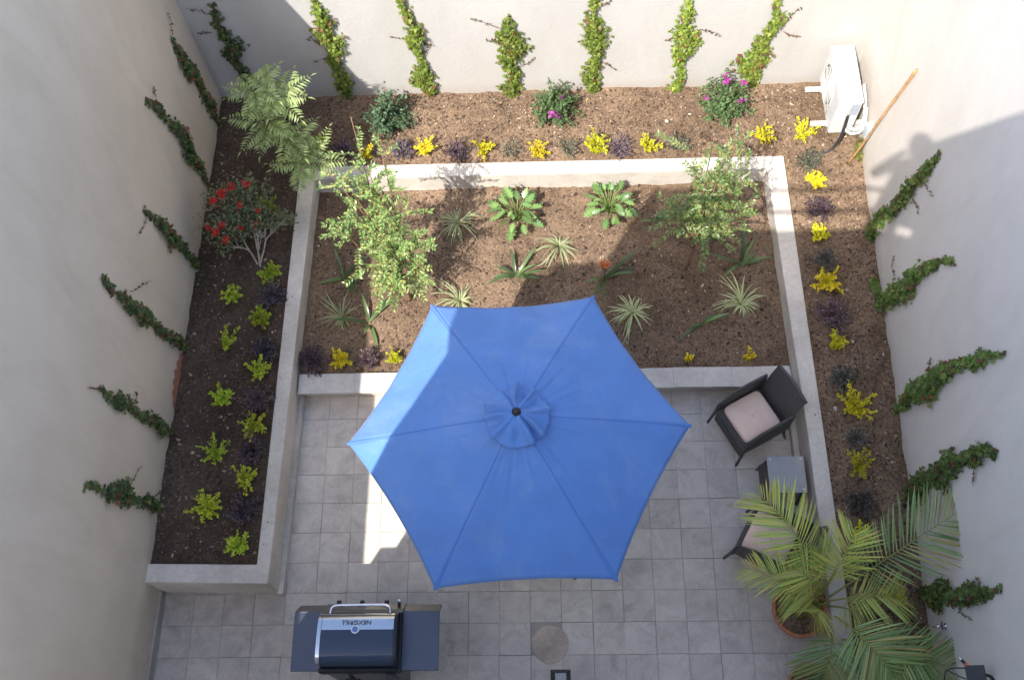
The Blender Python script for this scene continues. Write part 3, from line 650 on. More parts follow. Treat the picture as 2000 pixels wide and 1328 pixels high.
# ------------------------------------------------------------------ air conditioner on the right wall
ac = thing('air_conditioner', (5.6, 3.06, .6), 'white outdoor air conditioner unit on brackets in the right back corner', 'air conditioner')
ax0, ax1, ay0, ay1, az0, az1 = 5.42, 5.665, 2.69, 3.43, .65, 1.20
b = MB(); b.box(ax0, ax1, ay0, ay1, az0, az1); b.build('casing', 'white', ac, bev=.012)
b = MB(); b.box(ax0 - .004, ax1 + .004, ay0 - .004, ay1 + .004, az1 - .03, az1 + .004); top = b.build('top_cover', 'white', ac, bev=.008)
for x in (5.49, 5.545, 5.60):
    b = MB(); b.box(x, x + .012, ay0 + .06, ay1 - .05, az1 + .003, az1 + .0065); b.build('top_rib', 'white', top, bev=.002)
fy, fz, fr = 3.13, .925, .235
b = MB(); pr_ = [(ax0 - .002, .238), (ax0 - .012, .232), (ax0 - .012, .222), (ax0 - .002, .216)]
vs = [(x, fy + r * math.cos(2 * math.pi * k / 48), fz + r * math.sin(2 * math.pi * k / 48)) for x, r in pr_ for k in range(48)]
b.add(vs, [(i * 48 + k, i * 48 + (k + 1) % 48, (i + 1) * 48 + (k + 1) % 48, (i + 1) * 48 + k) for i in range(3) for k in range(48)]); b.build('fan_ring', 'white', ac, True)
b = MB(); b.tube([(ax0 - .0015, fy, fz), (ax0 - .0035, fy, fz)], .218, 40); b.build('fan_opening', 'darkp', ac)
for a in range(5):
    th0 = a * 2 * math.pi / 5; v = []
    for r in np.linspace(.04, .205, 6):
        for s_ in (0, 1): an = th0 + .25 * r / .2 + s_ * .75; v.append((ax0 - .006 - .004 * s_, fy + r * math.cos(an), fz + r * math.sin(an)))
    b = MB(); b.add(v, [(2 * i, 2 * i + 1, 2 * i + 3, 2 * i + 2) for i in range(5)]); b.build('fan_blade', 'greyg', ac)
for r in np.linspace(.05, .21, 9):
    b = MB(); b.tube([(ax0 - .014, fy + r * math.cos(q), fz + r * math.sin(q)) for q in np.linspace(0, 2 * math.pi, 41)], .0022, 5, None, False); b.build('grille_wire', 'white', ac)
for k in range(8):
    q = k * math.pi / 4 + .2; b = MB(); b.tube([(ax0 - .016, fy + .03 * math.cos(q), fz + .03 * math.sin(q)), (ax0 - .014, fy + .222 * math.cos(q + .25), fz + .222 * math.sin(q + .25))], .003, 5); b.build('grille_spoke', 'white', ac)
b = MB(); b.tube([(ax0 - .012, fy, fz), (ax0 - .02, fy, fz)], .04, 20); b.build('grille_hub', 'white', ac)
for i in range(5):
    b = MB(); b.box(ax0 - .004, ax0 - .001, 2.72 + .028 * i, 2.732 + .028 * i, .70, 1.14); b.build('front_slot', 'greyg', ac)
b = MB(); b.box(ax0 - .0045, ax0 - .002, 2.90, 2.935, .69, .76); b.build('badge', 'label', ac)
b = MB(); b.box(5.45, 5.545, ay0 - .022, ay0 - .004, .98, 1.165); b.build('service_cover', 'white', ac, bev=.008)
b = MB(); b.box(5.565, 5.645, ay0 - .008, ay0 - .003, .98, 1.165); b.build('rating_label', 'label', ac)
b = MB(); b.box(5.44, 5.655, ay0 - .012, ay0 - .003, .68, .93); b.build('valve_cover', 'white', ac, bev=.005)
for y in (3.30, 2.84):
    b = MB(); b.box(5.255, 5.83, y - .022, y + .022, .605, .648); b.build('bracket', 'white', ac, bev=.003)
    b = MB(); b.add([(5.83, y - .012, .60), (5.83, y + .012, .60), (5.83, y + .012, .32), (5.83, y - .012, .32), (5.40, y - .012, .604), (5.40, y + .012, .604)], [(0, 1, 2, 3), (0, 4, 5, 1), (2, 5, 4, 3), (0, 3, 4), (1, 5, 2)]); b.build('bracket_strut', 'white', ac)
lp = [(5.60, 2.68, .84), (5.61, 2.64, .82), (5.66, 2.615, .80), (5.73, 2.64, .82), (5.765, 2.73, .88), (5.77, 2.88, .97), (5.765, 3.05, 1.02)]
b = MB(); b.tube(polyline(lp, 34), .020 + .0025 * np.sin(np.arange(34) * 1.9), 9); b.build('insulated_pipe', 'insul', ac, True)
b = MB(); b.tube(polyline([(5.57, 2.68, .78), (5.58, 2.635, .77), (5.64, 2.60, .755), (5.73, 2.615, .76), (5.785, 2.69, .80), (5.80, 2.84, .90)], 30), .016 + .002 * np.sin(np.arange(30) * 2.3), 9); b.build('insulated_pipe', 'insul', ac, True)
for k, dx in enumerate((0, .018)):
    b = MB(); b.tube(polyline([(5.55 + dx, 2.685, .98), (5.54 + dx, 2.64, .85), (5.53 + dx, 2.60, .70), (5.50 + dx, 2.58, .58), (5.43 + dx, 2.55, .50), (5.34 + dx, 2.55, .47), (5.28, 2.60, .455)], 26), .0085, 6); b.build('cable', 'darkp', ac, True)
# junction box and stick on the right wall
def on_wall(px, py, wall):
    if wall == 'B': return on_y(px, py, YB)
    fx = xl if wall == 'L' else xr; X = fx(1.)
    for _ in range(4): p = on_x(px, py, X); X = fx(p[1])
    return p
jb = thing('junction_box', (5.8, 2.55, .85), 'small blue-grey junction box on the right wall beside the leaning stick', 'junction box')
p = on_wall(1700, 256, 'R'); b = MB(); b.box(p[0] - .055, p[0] + .01, p[1] - .06, p[1] + .06, p[2] - .085, p[2] + .085); b.build('box', 'jbox', jb, bev=.008)
b = MB(); b.box(p[0] - .062, p[0] - .054, p[1] - .052, p[1] + .052, p[2] - .077, p[2] + .077); b.build('lid', 'jbox', jb, bev=.004)
b = MB(); s0 = np.array((5.66, 2.43, .43)); s1 = on_wall(1794, 137, 'R') - (.02, 0, 0)
pts = np.array([s0 + (s1 - s0) * u + np.array((.004 * math.sin(u * 9), .004 * math.cos(u * 7), 0)) for u in np.linspace(0, 1, 22)]); b.tube(pts, .0135 + .0022 * (np.arange(22) % 5 == 0), 8)
tag(b.build('garden_stick', 'wood', None, True), 'brown bamboo stick leaning against the right wall near the air conditioner', 'stick')

# ------------------------------------------------------------------ plants
UP = np.array([0, 0, 1.])
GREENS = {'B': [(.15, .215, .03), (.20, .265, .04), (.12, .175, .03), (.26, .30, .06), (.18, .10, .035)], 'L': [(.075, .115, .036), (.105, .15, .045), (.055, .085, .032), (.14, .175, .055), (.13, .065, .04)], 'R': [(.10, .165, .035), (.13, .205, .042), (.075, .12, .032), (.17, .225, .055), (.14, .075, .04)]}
def vine(wall, pts, label, tendrils=(), dens=1., pal=None, red=.05, base=None):
    P = np.array([on_wall(x, y, wall) for x, y, _ in pts]); W = np.array([w_ for *_, w_ in pts], float) * {'B': 1.08, 'L': .95, 'R': 1.1}[wall]
    nw = {'L': np.array([1., 0, 0]), 'B': np.array([0, -1., 0]), 'R': np.array([-1., 0, 0])}[wall]
    dpt = np.linalg.norm(P - CAM_LOC, axis=1); W = W * dpt / FPX
    m = 60; path = polyline(np.c_[P, W], m); Wd = path[:, 3] * (.82 + .28 * np.sin(np.linspace(0, rng.uniform(9, 16), m) + rng.uniform(0, 6))) * np.clip(np.linspace(.35, 4, m), 0, 1); path = path[:, :3]
    root = base if base is not None else path[-1] * 1.
    root = np.array([root[0], root[1], ZB - .01]); root += nw * .03
    t = thing('wall_vine', tuple(root), label, 'vine', 'creepers on the courtyard walls')
    b = MB(); stem = np.r_[path + nw * .018 + rng.normal(0, .006, path.shape) * (1 - abs(nw)), [root]]; b.tube(polyline(stem, 50), np.linspace(.004, .012, 50), 6); b.build('stem', 'vinestem', t, True)
    L = np.linalg.norm(np.diff(path, axis=0), axis=1); area = (L * (Wd[1:] + Wd[:-1]) / 2).sum(); n = int(max(90, area * 3000 * dens))
    wt = np.r_[L, L[-1]] * np.clip(Wd, .02, 1) * (.65 + .7 * rng.random(m) ** 1.0 + .35 * np.sin(np.arange(m) * .55 + rng.uniform(0, 6))); wt = np.clip(wt, 0, None); wt /= wt.sum()
    i = rng.choice(m, n, p=wt); T = nrm(np.gradient(path, axis=0)); lat = np.cross(nw, T)
    u = np.clip(rng.normal(0, .27, n), -.7, .7) ; wob = .14 * np.sin(i * .31 + rng.uniform(0, 6))
    th_ = (.012 + .075 * rng.random(n) * np.clip(1 - abs(u) * 1.1, .12, 1)) * np.clip(Wd[i] / .12, .35, 1.2)
    pos = path[i] + lat[i] * ((u + wob) * Wd[i])[:, None] + nw * th_[:, None] + rng.normal(0, .012, (n, 3)) * (1 - abs(nw))
    pos[:, 2] = np.maximum(pos[:, 2], ZB + .02)
    D = -UP * .75 + rng.normal(0, .5, (n, 3)) + nw * rng.uniform(0, .6, (n, 1)); Nn = nw * 1. + UP * rng.uniform(.1, 1.1, (n, 1)) + rng.normal(0, .3, (n, 3))
    C = pick(pal or GREENS[wall], n, [.30, .28, .24, .13, .05]) * rng.uniform(.7, 1.25, (n, 1)); k = rng.random(n) < red; C[k] = pick([(.17, .05, .03), (.22, .09, .04)], k.sum())
    b = MB(); h = rng.random(n) < .5; S = rng.uniform(.028, .056, n)
    b.scatter(T_creep, pos[h], D[h], Nn[h], S[h], 1., C[h]); b.scatter(T_ivy, pos[~h], D[~h], Nn[~h], S[~h] * .9, .95, C[~h]); stuff(b.build('foliage', 'leaf', t))
    for td in tendrils:
        q = np.array([on_wall(x, y, wall) for x, y in td]) + nw * .02; q = polyline(q, 16) + rng.normal(0, .004, (16, 3)); b = MB(); b.tube(q, np.linspace(.0035, .0012, 16), 5, (.17, .06, .045))
        nl = 20; j = rng.integers(3, 16, nl); b.scatter(T_ov, q[j], rng.normal(0, 1, (nl, 3)) - UP * .4, nw + rng.normal(0, .4, (nl, 3)), rng.uniform(.012, .03, nl), .8, pick([(.17, .05, .035), (.13, .10, .04), (.10, .13, .04)], nl)); b.build('tendril', 'leaf', t)
    return t
V = vine
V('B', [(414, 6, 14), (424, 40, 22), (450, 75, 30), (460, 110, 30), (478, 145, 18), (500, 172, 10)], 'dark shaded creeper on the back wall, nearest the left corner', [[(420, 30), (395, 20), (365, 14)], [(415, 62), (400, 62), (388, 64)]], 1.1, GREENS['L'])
V('B', [(612, -10, 24), (622, 20, 28), (640, 60, 34), (652, 95, 34), (658, 125, 28), (668, 155, 24), (680, 186, 10)], 'creeper on the back wall straddling the edge of shadow and sun', [[(640, 80), (620, 76), (600, 75)], [(650, 110), (630, 114), (612, 120)]], 1.2)
V('B', [(784, -10, 30), (794, 20, 30), (806, 50, 28), (815, 80, 26), (818, 100, 18), (824, 130, 34), (834, 160, 34), (840, 186, 20)], 'second sunlit creeper on the back wall, right of the shadow edge', [[(805, 72), (785, 74), (762, 70)], [(828, 100), (838, 90), (842, 80)]], 1.2)
V('B', [(992, 28, 12), (992, 45, 36), (998, 75, 40), (998, 105, 38), (1000, 140, 42), (1000, 165, 34), (1000, 186, 18)], 'short sunlit creeper on the back wall with a long tendril to its left', [[(985, 55), (955, 45), (920, 34)], [(985, 78), (965, 76), (948, 78)], [(1012, 128), (1030, 122), (1045, 112)]], 1.3)
V('B', [(1165, -10, 30), (1156, 20, 34), (1152, 45, 36), (1168, 70, 36), (1164, 100, 32), (1154, 125, 28), (1158, 150, 26), (1157, 186, 24)], 'sunlit creeper on the back wall above the bush with one purple flower', [[(1175, 10), (1185, 5), (1195, -5)], [(1172, 118), (1188, 124), (1200, 132)]], 1.3)
V('B', [(1345, -10, 34), (1340, 25, 38), (1340, 60, 36), (1332, 95, 30), (1328, 125, 24), (1324, 150, 22), (1318, 174, 16)], 'sunlit creeper on the back wall, left of the magenta-flowered bush', [[(1362, 55), (1385, 58), (1405, 65)], [(1325, 70), (1310, 74), (1300, 78)]], 1.2)
V('B', [(1522, -6, 12), (1515, 15, 14), (1520, 35, 30), (1498, 62, 36), (1482, 85, 36), (1470, 115, 42), (1466, 145, 38), (1470, 170, 18)], 'forked sunlit creeper on the back wall nearest the air conditioner', [[(1530, 45), (1545, 28), (1565, 12)], [(1530, 60), (1545, 68), (1562, 68)]], 1.2)
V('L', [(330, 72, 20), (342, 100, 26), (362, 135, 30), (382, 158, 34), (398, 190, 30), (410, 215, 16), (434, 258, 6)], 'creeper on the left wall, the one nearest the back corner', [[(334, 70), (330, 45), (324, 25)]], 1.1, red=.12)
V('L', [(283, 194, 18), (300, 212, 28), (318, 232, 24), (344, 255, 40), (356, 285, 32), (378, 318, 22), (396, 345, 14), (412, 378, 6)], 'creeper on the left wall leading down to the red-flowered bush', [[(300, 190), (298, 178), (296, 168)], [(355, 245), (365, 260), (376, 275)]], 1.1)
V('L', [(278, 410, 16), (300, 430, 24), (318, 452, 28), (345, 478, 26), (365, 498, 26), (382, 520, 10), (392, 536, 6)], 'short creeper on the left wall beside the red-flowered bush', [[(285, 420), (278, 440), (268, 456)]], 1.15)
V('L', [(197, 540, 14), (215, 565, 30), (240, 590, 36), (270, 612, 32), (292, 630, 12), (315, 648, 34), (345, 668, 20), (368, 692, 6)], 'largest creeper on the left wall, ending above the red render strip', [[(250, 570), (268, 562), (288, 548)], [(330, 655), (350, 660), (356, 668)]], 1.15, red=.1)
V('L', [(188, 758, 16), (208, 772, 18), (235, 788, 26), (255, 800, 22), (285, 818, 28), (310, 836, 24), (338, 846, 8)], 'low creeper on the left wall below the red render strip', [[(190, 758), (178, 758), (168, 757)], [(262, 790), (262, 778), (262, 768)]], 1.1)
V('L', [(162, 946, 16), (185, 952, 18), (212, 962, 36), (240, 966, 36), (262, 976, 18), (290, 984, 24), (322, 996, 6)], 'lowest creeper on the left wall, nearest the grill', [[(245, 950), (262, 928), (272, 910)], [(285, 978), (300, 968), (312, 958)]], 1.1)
V('R', [(1842, 298, 18), (1826, 318, 30), (1806, 340, 22), (1794, 355, 10), (1782, 376, 36), (1756, 400, 36), (1728, 432, 28), (1706, 455, 18), (1690, 470, 16)], 'creeper on the right wall nearest the stick, crossed by shadow', [[(1800, 350), (1815, 365), (1822, 382)], [(1785, 390), (1795, 402), (1798, 415)]], 1.25)
V('R', [(1866, 512, 8), (1840, 506, 26), (1815, 525, 30), (1790, 548, 38), (1762, 570, 34), (1740, 588, 28), (1716, 604, 30), (1688, 606, 26)], 'second creeper on the right wall, growing past the soil edge', [[(1750, 540), (1746, 520), (1748, 500)], [(1845, 510), (1862, 512), (1870, 520)]], 1.25)
V('R', [(1962, 694, 8), (1930, 698, 26), (1895, 708, 30), (1865, 722, 40), (1830, 745, 40), (1795, 768, 38), (1768, 790, 26), (1745, 806, 10)], 'third creeper on the right wall, in the middle of the row', [[(1820, 725), (1820, 710), (1822, 698)], [(1940, 696), (1960, 690), (1972, 690)]], 1.3)
V('R', [(1948, 884, 34), (1920, 884, 34), (1890, 895, 32), (1860, 914, 42), (1830, 930, 46), (1800, 952, 42), (1784, 966, 30)], 'bushy creeper on the right wall above the long palm frond', [[(1905, 905), (1908, 925), (1904, 945)]], 1.35)
V('R', [(1958, 1150, 22), (1920, 1156, 26), (1890, 1166, 30), (1862, 1160, 36), (1832, 1162, 36), (1806, 1162, 26)], 'lowest creeper on the right wall, behind the palm fronds', [[(1868, 1178), (1885, 1198), (1902, 1210)]], 1.2, red=.12)
V('R', [(1690, 262, 8), (1690, 282, 22), (1684, 304, 26), (1680, 320, 18)], 'small yellowish creeper at the foot of the leaning stick', [], 1.0, [(.22, .24, .05), (.16, .19, .04), (.26, .25, .07), (.12, .13, .04), (.2, .1, .04)])

def shrub(name, px, py, z0, r, label, cat, group, palette, nst=9, leaf=.024, wr_=.55, h=.16, lean=(0, 0), mat='leaf', tmpl=None, per=13, p=None):
    c = on_z(px, py, z0); c = np.array([c[0], c[1], float(hz(c[0], c[1], z0))]); rm = r / 172. * rng.uniform(.88, 1.15); h = h * rng.uniform(.75, 1.3); leaf = leaf * rng.uniform(.85, 1.2); palette = np.array(palette) * rng.uniform(.78, 1.12) * np.array([rng.uniform(.86, 1.08), 1., 1.])
    t = thing(name, tuple(c), label, cat, group); b = MB(); sb = MB()
    lv = np.array([lean[0], lean[1], 0.])
    for k in range(nst):
        a = 2 * math.pi * (k + rng.uniform(0, .9)) / nst; rr = rm * rng.uniform(.35, 1.12)
        tip = c + np.array([math.cos(a) * rr, math.sin(a) * rr, h * rng.uniform(.5, 1.15)]) + lv * rng.uniform(.0, 1.2)
        mid = c * .5 + tip * .5 + UP * h * .25
        q = polyline([c, mid, tip], 14); sb.tube(q, np.linspace(.004, .0015, 14), 5)
        for s_ in range(2):
            j = rng.uniform(3, 13, per); i0 = np.floor(j).astype(int); i0 = np.minimum(i0, 12); f_ = (j - i0)[:, None]; pos = q[i0] * (1 - f_) + q[i0 + 1] * f_ + rng.normal(0, .005, (per, 3))
            T = nrm(q[i0 + 1] - q[i0]); D = T * .6 + rng.normal(0, .65, (per, 3)) + UP * .15; Nn = UP + rng.normal(0, .45, (per, 3)); n = per
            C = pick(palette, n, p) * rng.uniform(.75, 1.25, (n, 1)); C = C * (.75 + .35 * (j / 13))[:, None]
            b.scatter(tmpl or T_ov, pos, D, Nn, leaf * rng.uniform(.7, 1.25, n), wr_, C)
    sb.build('stem', 'bark', t, True); stuff(b.build('foliage', mat, t)); return t
YEL = [(.74, .62, .02), (.68, .61, .03), (.56, .55, .04), (.74, .55, .02)]
LIME = [(.54, .60, .05), (.45, .54, .045), (.63, .63, .06), (.35, .45, .04)]
YL = [  # px, py, soil, radius, palette, lean, label
 (533, 540, ZB, 21, LIME, (0, 0), 'round lime-yellow shrub at the foot of the red-flowered bush'),
 (459, 587, ZB, 19, LIME, (0, 0), 'small round lime shrub alone in the left bed, next below the red-flowered bush'),
 (512, 630, ZB, 23, LIME, (0, 0), 'sparse lime shrub in the left bed between the two upper purple clumps'),
 (440, 682, ZB, 16, LIME, (.10, .13), 'long slanting lime shrub in the middle of the left bed'),
 (511, 732, ZB, 24, LIME, (.03, .02), 'lime-yellow shrub on the left retaining wall, level with the bed kerb'),
 (437, 788, ZB, 22, LIME, (0, .04), 'upright lime shrub in the left bed below the long slanting one'),
 (500, 836, ZB, 25, LIME, (0, 0), 'lime-yellow shrub in the left bed level with the left umbrella tip'),
 (427, 892, ZB, 28, LIME, (0, 0), 'wide lime shrub in the left bed, second from the grill in the wall-side row'),
 (487, 942, ZB, 22, LIME, (0, 0), 'yellow shrub by the left retaining wall, second from the front corner'),
 (407, 996, ZB, 27, LIME, (.03, .02), 'lime shrub in the left bed nearest the lowest wall creeper'),
 (473, 1068, ZB, 24, LIME, (0, 0), 'lime-yellow shrub in the front corner of the left bed'),
 (526, 410, ZB, 20, LIME, (0, 0), 'lime shrub half hidden behind the red-flowered bush'),
 (628, 290, ZB, 17, LIME, (0, .05), 'lime shrub beside the feathery tree, in the shaded back corner'),
 (718, 310, ZB, 17, YEL, (0, 0), 'yellow shrub seen through the left tree, at the back retaining wall'),
 (833, 303, ZB, 24, YEL, (.02, .04), 'bright yellow shrub in the back row, first right of the left tree'),
 (945, 302, ZB, 24, YEL, (.03, .02), 'bright yellow shrub in the back row, second right of the left tree'),
 (1050, 303, ZB, 25, YEL, (0, 0), 'low spreading yellow shrub in the back row, third right of the left tree'),
 (1160, 298, ZB, 26, YEL, (.02, .04), 'star-shaped yellow shrub in the back row, below the single purple flower'),
 (1262, 296, ZB, 27, YEL, (.02, .02), 'wide yellow shrub in the back row, just left of the right tree'),
 (1487, 272, ZB, 27, YEL, (0, 0), 'yellow shrub in the back row, just right of the right tree'),
 (1566, 268, ZB, 25, YEL, (0, .02), 'spreading yellow shrub in front of the air conditioner'),
 (1592, 362, ZB, 20, YEL, (0, .05), 'yellow shrub in the right bed, first below the grey shrub'),
 (1598, 463, ZB, 18, YEL, (0, .03), 'golden shrub in the right bed just below the striped sunlight'),
 (1610, 558, ZB, 33, YEL, (0, 0), 'wide golden shrub in the right bed level with the second right-wall creeper'),
 (1632, 680, ZB, 19, YEL, (0, .06), 'narrow golden shrub in the right bed above the kerb end'),
 (1664, 800, ZB, 35, YEL, (0, .02), 'wide golden shrub in the right bed beside the fully visible armchair'),
 (1672, 915, ZB, 24, YEL, (0, .02), 'golden shrub in the right bed beside the side table'),
 (1678, 1047, ZB, 20, YEL, (0, 0), 'golden shrub in the right bed partly under palm fronds'),
 (1735, 1172, ZB, 22, YEL, (0, 0), 'golden shrub almost hidden beneath the palm'),
 (668, 706, ZC, 20, YEL, (0, 0), 'yellow shrub at the kerb between two purple clumps'),
 (772, 706, ZC, 17, YEL, (0, 0), 'yellow shrub at the kerb touching the umbrella edge'),
 (1460, 702, ZC, 13, YEL, (0, 0), 'small golden shrub at the kerb near the fully visible armchair'),
 (1345, 704, ZC, 7, YEL, (0, 0), 'tiny golden sprig at the kerb right of the umbrella')]
for px, py, z, r, pal, ln_, lab in YL:
    sm_ = r < 15
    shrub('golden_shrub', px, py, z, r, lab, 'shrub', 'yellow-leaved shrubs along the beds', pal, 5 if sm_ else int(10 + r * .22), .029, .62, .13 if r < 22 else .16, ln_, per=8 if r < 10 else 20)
PUR = [(.105, .07, .09), (.15, .108, .13), (.06, .04, .052), (.20, .155, .175)]
DRK = [(.11, .10, .09), (.16, .15, .13), (.065, .058, .052), (.20, .175, .16)]
GRY = [(.17, .165, .12), (.12, .115, .085), (.22, .21, .15), (.08, .07, .055)]
PL = [
 (537, 583, ZB, 27, PUR, 'purple clump in the left bed nearest the red-flowered bush'), (520, 688, ZB, 28, PUR, 'purple clump in the left bed, second below the red-flowered bush'),
 (507, 785, ZB, 26, PUR, 'purple clump in the left bed, third below the red-flowered bush'), (496, 885, ZB, 27, PUR, 'purple clump in the left bed, fourth below the red-flowered bush'),
 (482, 1000, ZB, 28, PUR, 'purple clump in the left bed nearest the front corner'),
 (672, 300, ZB, 20, PUR, 'shaded purple clump in the back row left of the left tree'), (788, 303, ZB, 23, PUR, 'purple clump in the back row touching the left tree'),
 (892, 304, ZB, 25, PUR, 'purple clump in the back row between the first two bright yellow shrubs'), (998, 300, ZB, 24, GRY, 'brownish thin clump in the back row left of the low spreading yellow shrub'),
 (1110, 296, ZB, 24, GRY, 'brownish clump in the back row right of the low spreading yellow shrub'), (1210, 295, ZB, 24, PUR, 'purple clump in the back row between the star-shaped and wide yellow shrubs'),
 (1325, 288, ZB, 24, GRY, 'brownish clump in the back row under the right tree'),
 (1580, 320, ZB, 23, GRY, 'grey wiry clump in the right bed near the air conditioner cable'), (1600, 414, ZB, 27, PUR, 'purple clump in the right bed inside the striped sunlight'),
 (1608, 520, ZB, 24, DRK, 'dark clump in the right bed above the widest golden shrub'), (1625, 624, ZB, 30, PUR, 'large dark purple clump in the right bed above the kerb end'),
 (1643, 745, ZB, 26, DRK, 'dark clump in the right bed beside the fully visible armchair back'), (1668, 862, ZB, 22, DRK, 'dark clump in the right bed above the side table'),
 (1678, 985, ZB, 29, DRK, 'dark clump in the right bed between the side table and the palm'), (1695, 1108, ZB, 27, DRK, 'dark clump in the right bed under the palm fronds'),
 (612, 706, ZC, 29, PUR, 'purple clump in the left corner of the kerb'), (722, 708, ZC, 19, PUR, 'lilac-purple clump at the kerb left of the umbrella edge')]
for px, py, z, r, pal, lab in PL:
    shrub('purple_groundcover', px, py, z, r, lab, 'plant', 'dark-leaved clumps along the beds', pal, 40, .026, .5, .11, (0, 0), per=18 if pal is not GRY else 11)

# strap-leaved plants
def strap_plant(name, px, py, z0, n, ln_, wd, label, cat, group, pal, edge=None, up=.55, parts=False, droop=.55, azs=None):
    c = on_z(px, py, z0); c = np.array([c[0], c[1], float(hz(c[0], c[1], z0)) - .004])
    t = thing(name, tuple(c), label, cat, group); b = MB(); ba = rng.uniform(0, 6.28); bs = rng.uniform(.15, .45)
    for k in range(n):
        a = (2 * math.pi * (k + rng.uniform(-1.6, 1.6)) / n) if azs is None else R_(azs[k % len(azs)]) + rng.normal(0, .06); L = ln_ * rng.uniform(.5, 1.2) * (1 + (bs * math.cos(a - ba) if edge is not None else 0)); u0 = up * rng.uniform(.25, 2.2)
        dirh = np.array([math.cos(a), math.sin(a), 0]); side = np.array([-math.sin(a), math.cos(a), 0]); m = 9; pts = []; q = c + dirh * rng.uniform(.0, .02) + side * rng.normal(0, .008); el = math.atan2(u0, .6); cur = rng.normal(0, .35 if edge is not None else .16)
        for s_ in range(m):
            pts.append(q.copy()); d = (dirh * math.cos(el) + side * cur * s_ / m + UP * math.sin(el)); q = q + nrm(d) * L / (m - 1); el -= droop * rng.uniform(.7, 1.3) * 2.2 / m
        pts = np.array(pts); pts[1:, 2] = np.maximum(pts[1:, 2], c[2] + .012)
        wv = wd * rng.uniform(.8, 1.15) * np.array([.55, .8, .95, 1, 1, .92, .75, .45, .06]); base = np.array(pal[rng.integers(len(pal))]) * rng.uniform(.8, 1.2)
        v = np.concatenate([[p_ - side * w_ + UP * w_ * .25, p_, p_ + side * w_ + UP * w_ * .25] for p_, w_ in zip(pts, wv)])
        e_ = base if edge is None else np.array(edge) * rng.uniform(.8, 1.1)
        cc = np.tile(np.array([e_, base, e_]), (m, 1)); f = []
        for s_ in range(m - 1): f += [(3 * s_, 3 * s_ + 1, 3 * s_ + 4, 3 * s_ + 3), (3 * s_ + 1, 3 * s_ + 2, 3 * s_ + 5, 3 * s_ + 4)]
        if parts: lb = MB(); lb.add(v, f, cc); lb.build('leaf', 'leafglossy', t, True)
        else: b.add(v, f, cc)
    if not parts: stuff(b.build('foliage', 'leaf', t, True))
    return t, c
SPG = [(.22, .31, .09), (.18, .26, .07), (.30, .37, .13)]
for px, py, n, L, lab in ((893, 440, 46, .27, 'spider plant with striped blades right of the left tree, beside the first lobed-leaf plant'), (1092, 482, 46, .24, 'pale sunlit spider plant in the centre of the middle bed'), (900, 590, 40, .26, 'spider plant half hidden behind the umbrella rim'),
                          (670, 622, 40, .29, 'shaded spider plant in the left part of the middle bed'), (1235, 612, 40, .27, 'shaded spider plant right of the umbrella tip'), (1447, 596, 54, .27, 'spider plant at the right end of the middle bed with dense pale blades')):
    strap_plant('spider_plant', px, py, ZC, n, L * 1.12, .0062, lab, 'plant', 'striped spider plants in the middle bed', SPG, (.66, .66, .44), 1.0, False, 1.05)
CLG = [(.085, .145, .05), (.115, .185, .06), (.07, .12, .045)]
for px, py, n, L, azs, lab in ((672, 542, 9, .42, None, 'strap-leaved plant in shade beneath the left tree'), (722, 632, 6, .40, [200, 260, 285, 60, 40, 100], 'sparse strap-leaved plant at the shadow edge left of the umbrella'), (1008, 540, 9, .36, [170, 185, 200, 150, 100, 20, 355, 340, 60], 'strap-leaved plant in sun below the first lobed-leaf plant'),
                               (1180, 545, 7, .46, [20, 35, 25, 215, 265, 8, 240], 'strap-leaved plant with orange flowers above the umbrella tip'), (1448, 515, 9, .40, [60, 30, 15, 5, 350, 180, 170, 75, 230], 'strap-leaved plant at the right retaining wall below the right tree'), (1375, 632, 4, .34, [25, 215, 15, 205], 'flattened strap-leaved plant left of the densest spider plant'), (1275, 437, 4, .3, [30, 10, 45, 200], 'small strap-leaved plant hidden under the left side of the right tree')):
    t, c = strap_plant('strap_leaved_plant', px, py, ZC, n, L, .019, lab, 'plant', 'strap-leaved plants in the middle bed', CLG, None, .5, True, .5, azs)
    if 'orange' in lab:
        b = MB(); b.tube(polyline([c, c + (0, .01, .17), c + (-.01, .02, .30)], 8), .007, 6, (.12, .16, .05)); b.build('flower_stalk', 'leaf', t, True)
        n = 46; D = rng.normal(0, 1, (n, 3)); D[:, 2] = abs(D[:, 2]) * .8; b = MB(); b.scatter(T_ov, c + np.array((-.01, .02, .30)) + nrm(D) * .022, D, rng.normal(0, 1, (n, 3)) + UP, rng.uniform(.03, .05, n), .45, pick([(.75, .20, .04), (.80, .28, .07), (.65, .13, .03)], n)); stuff(b.build('flower_head', 'petal', t))

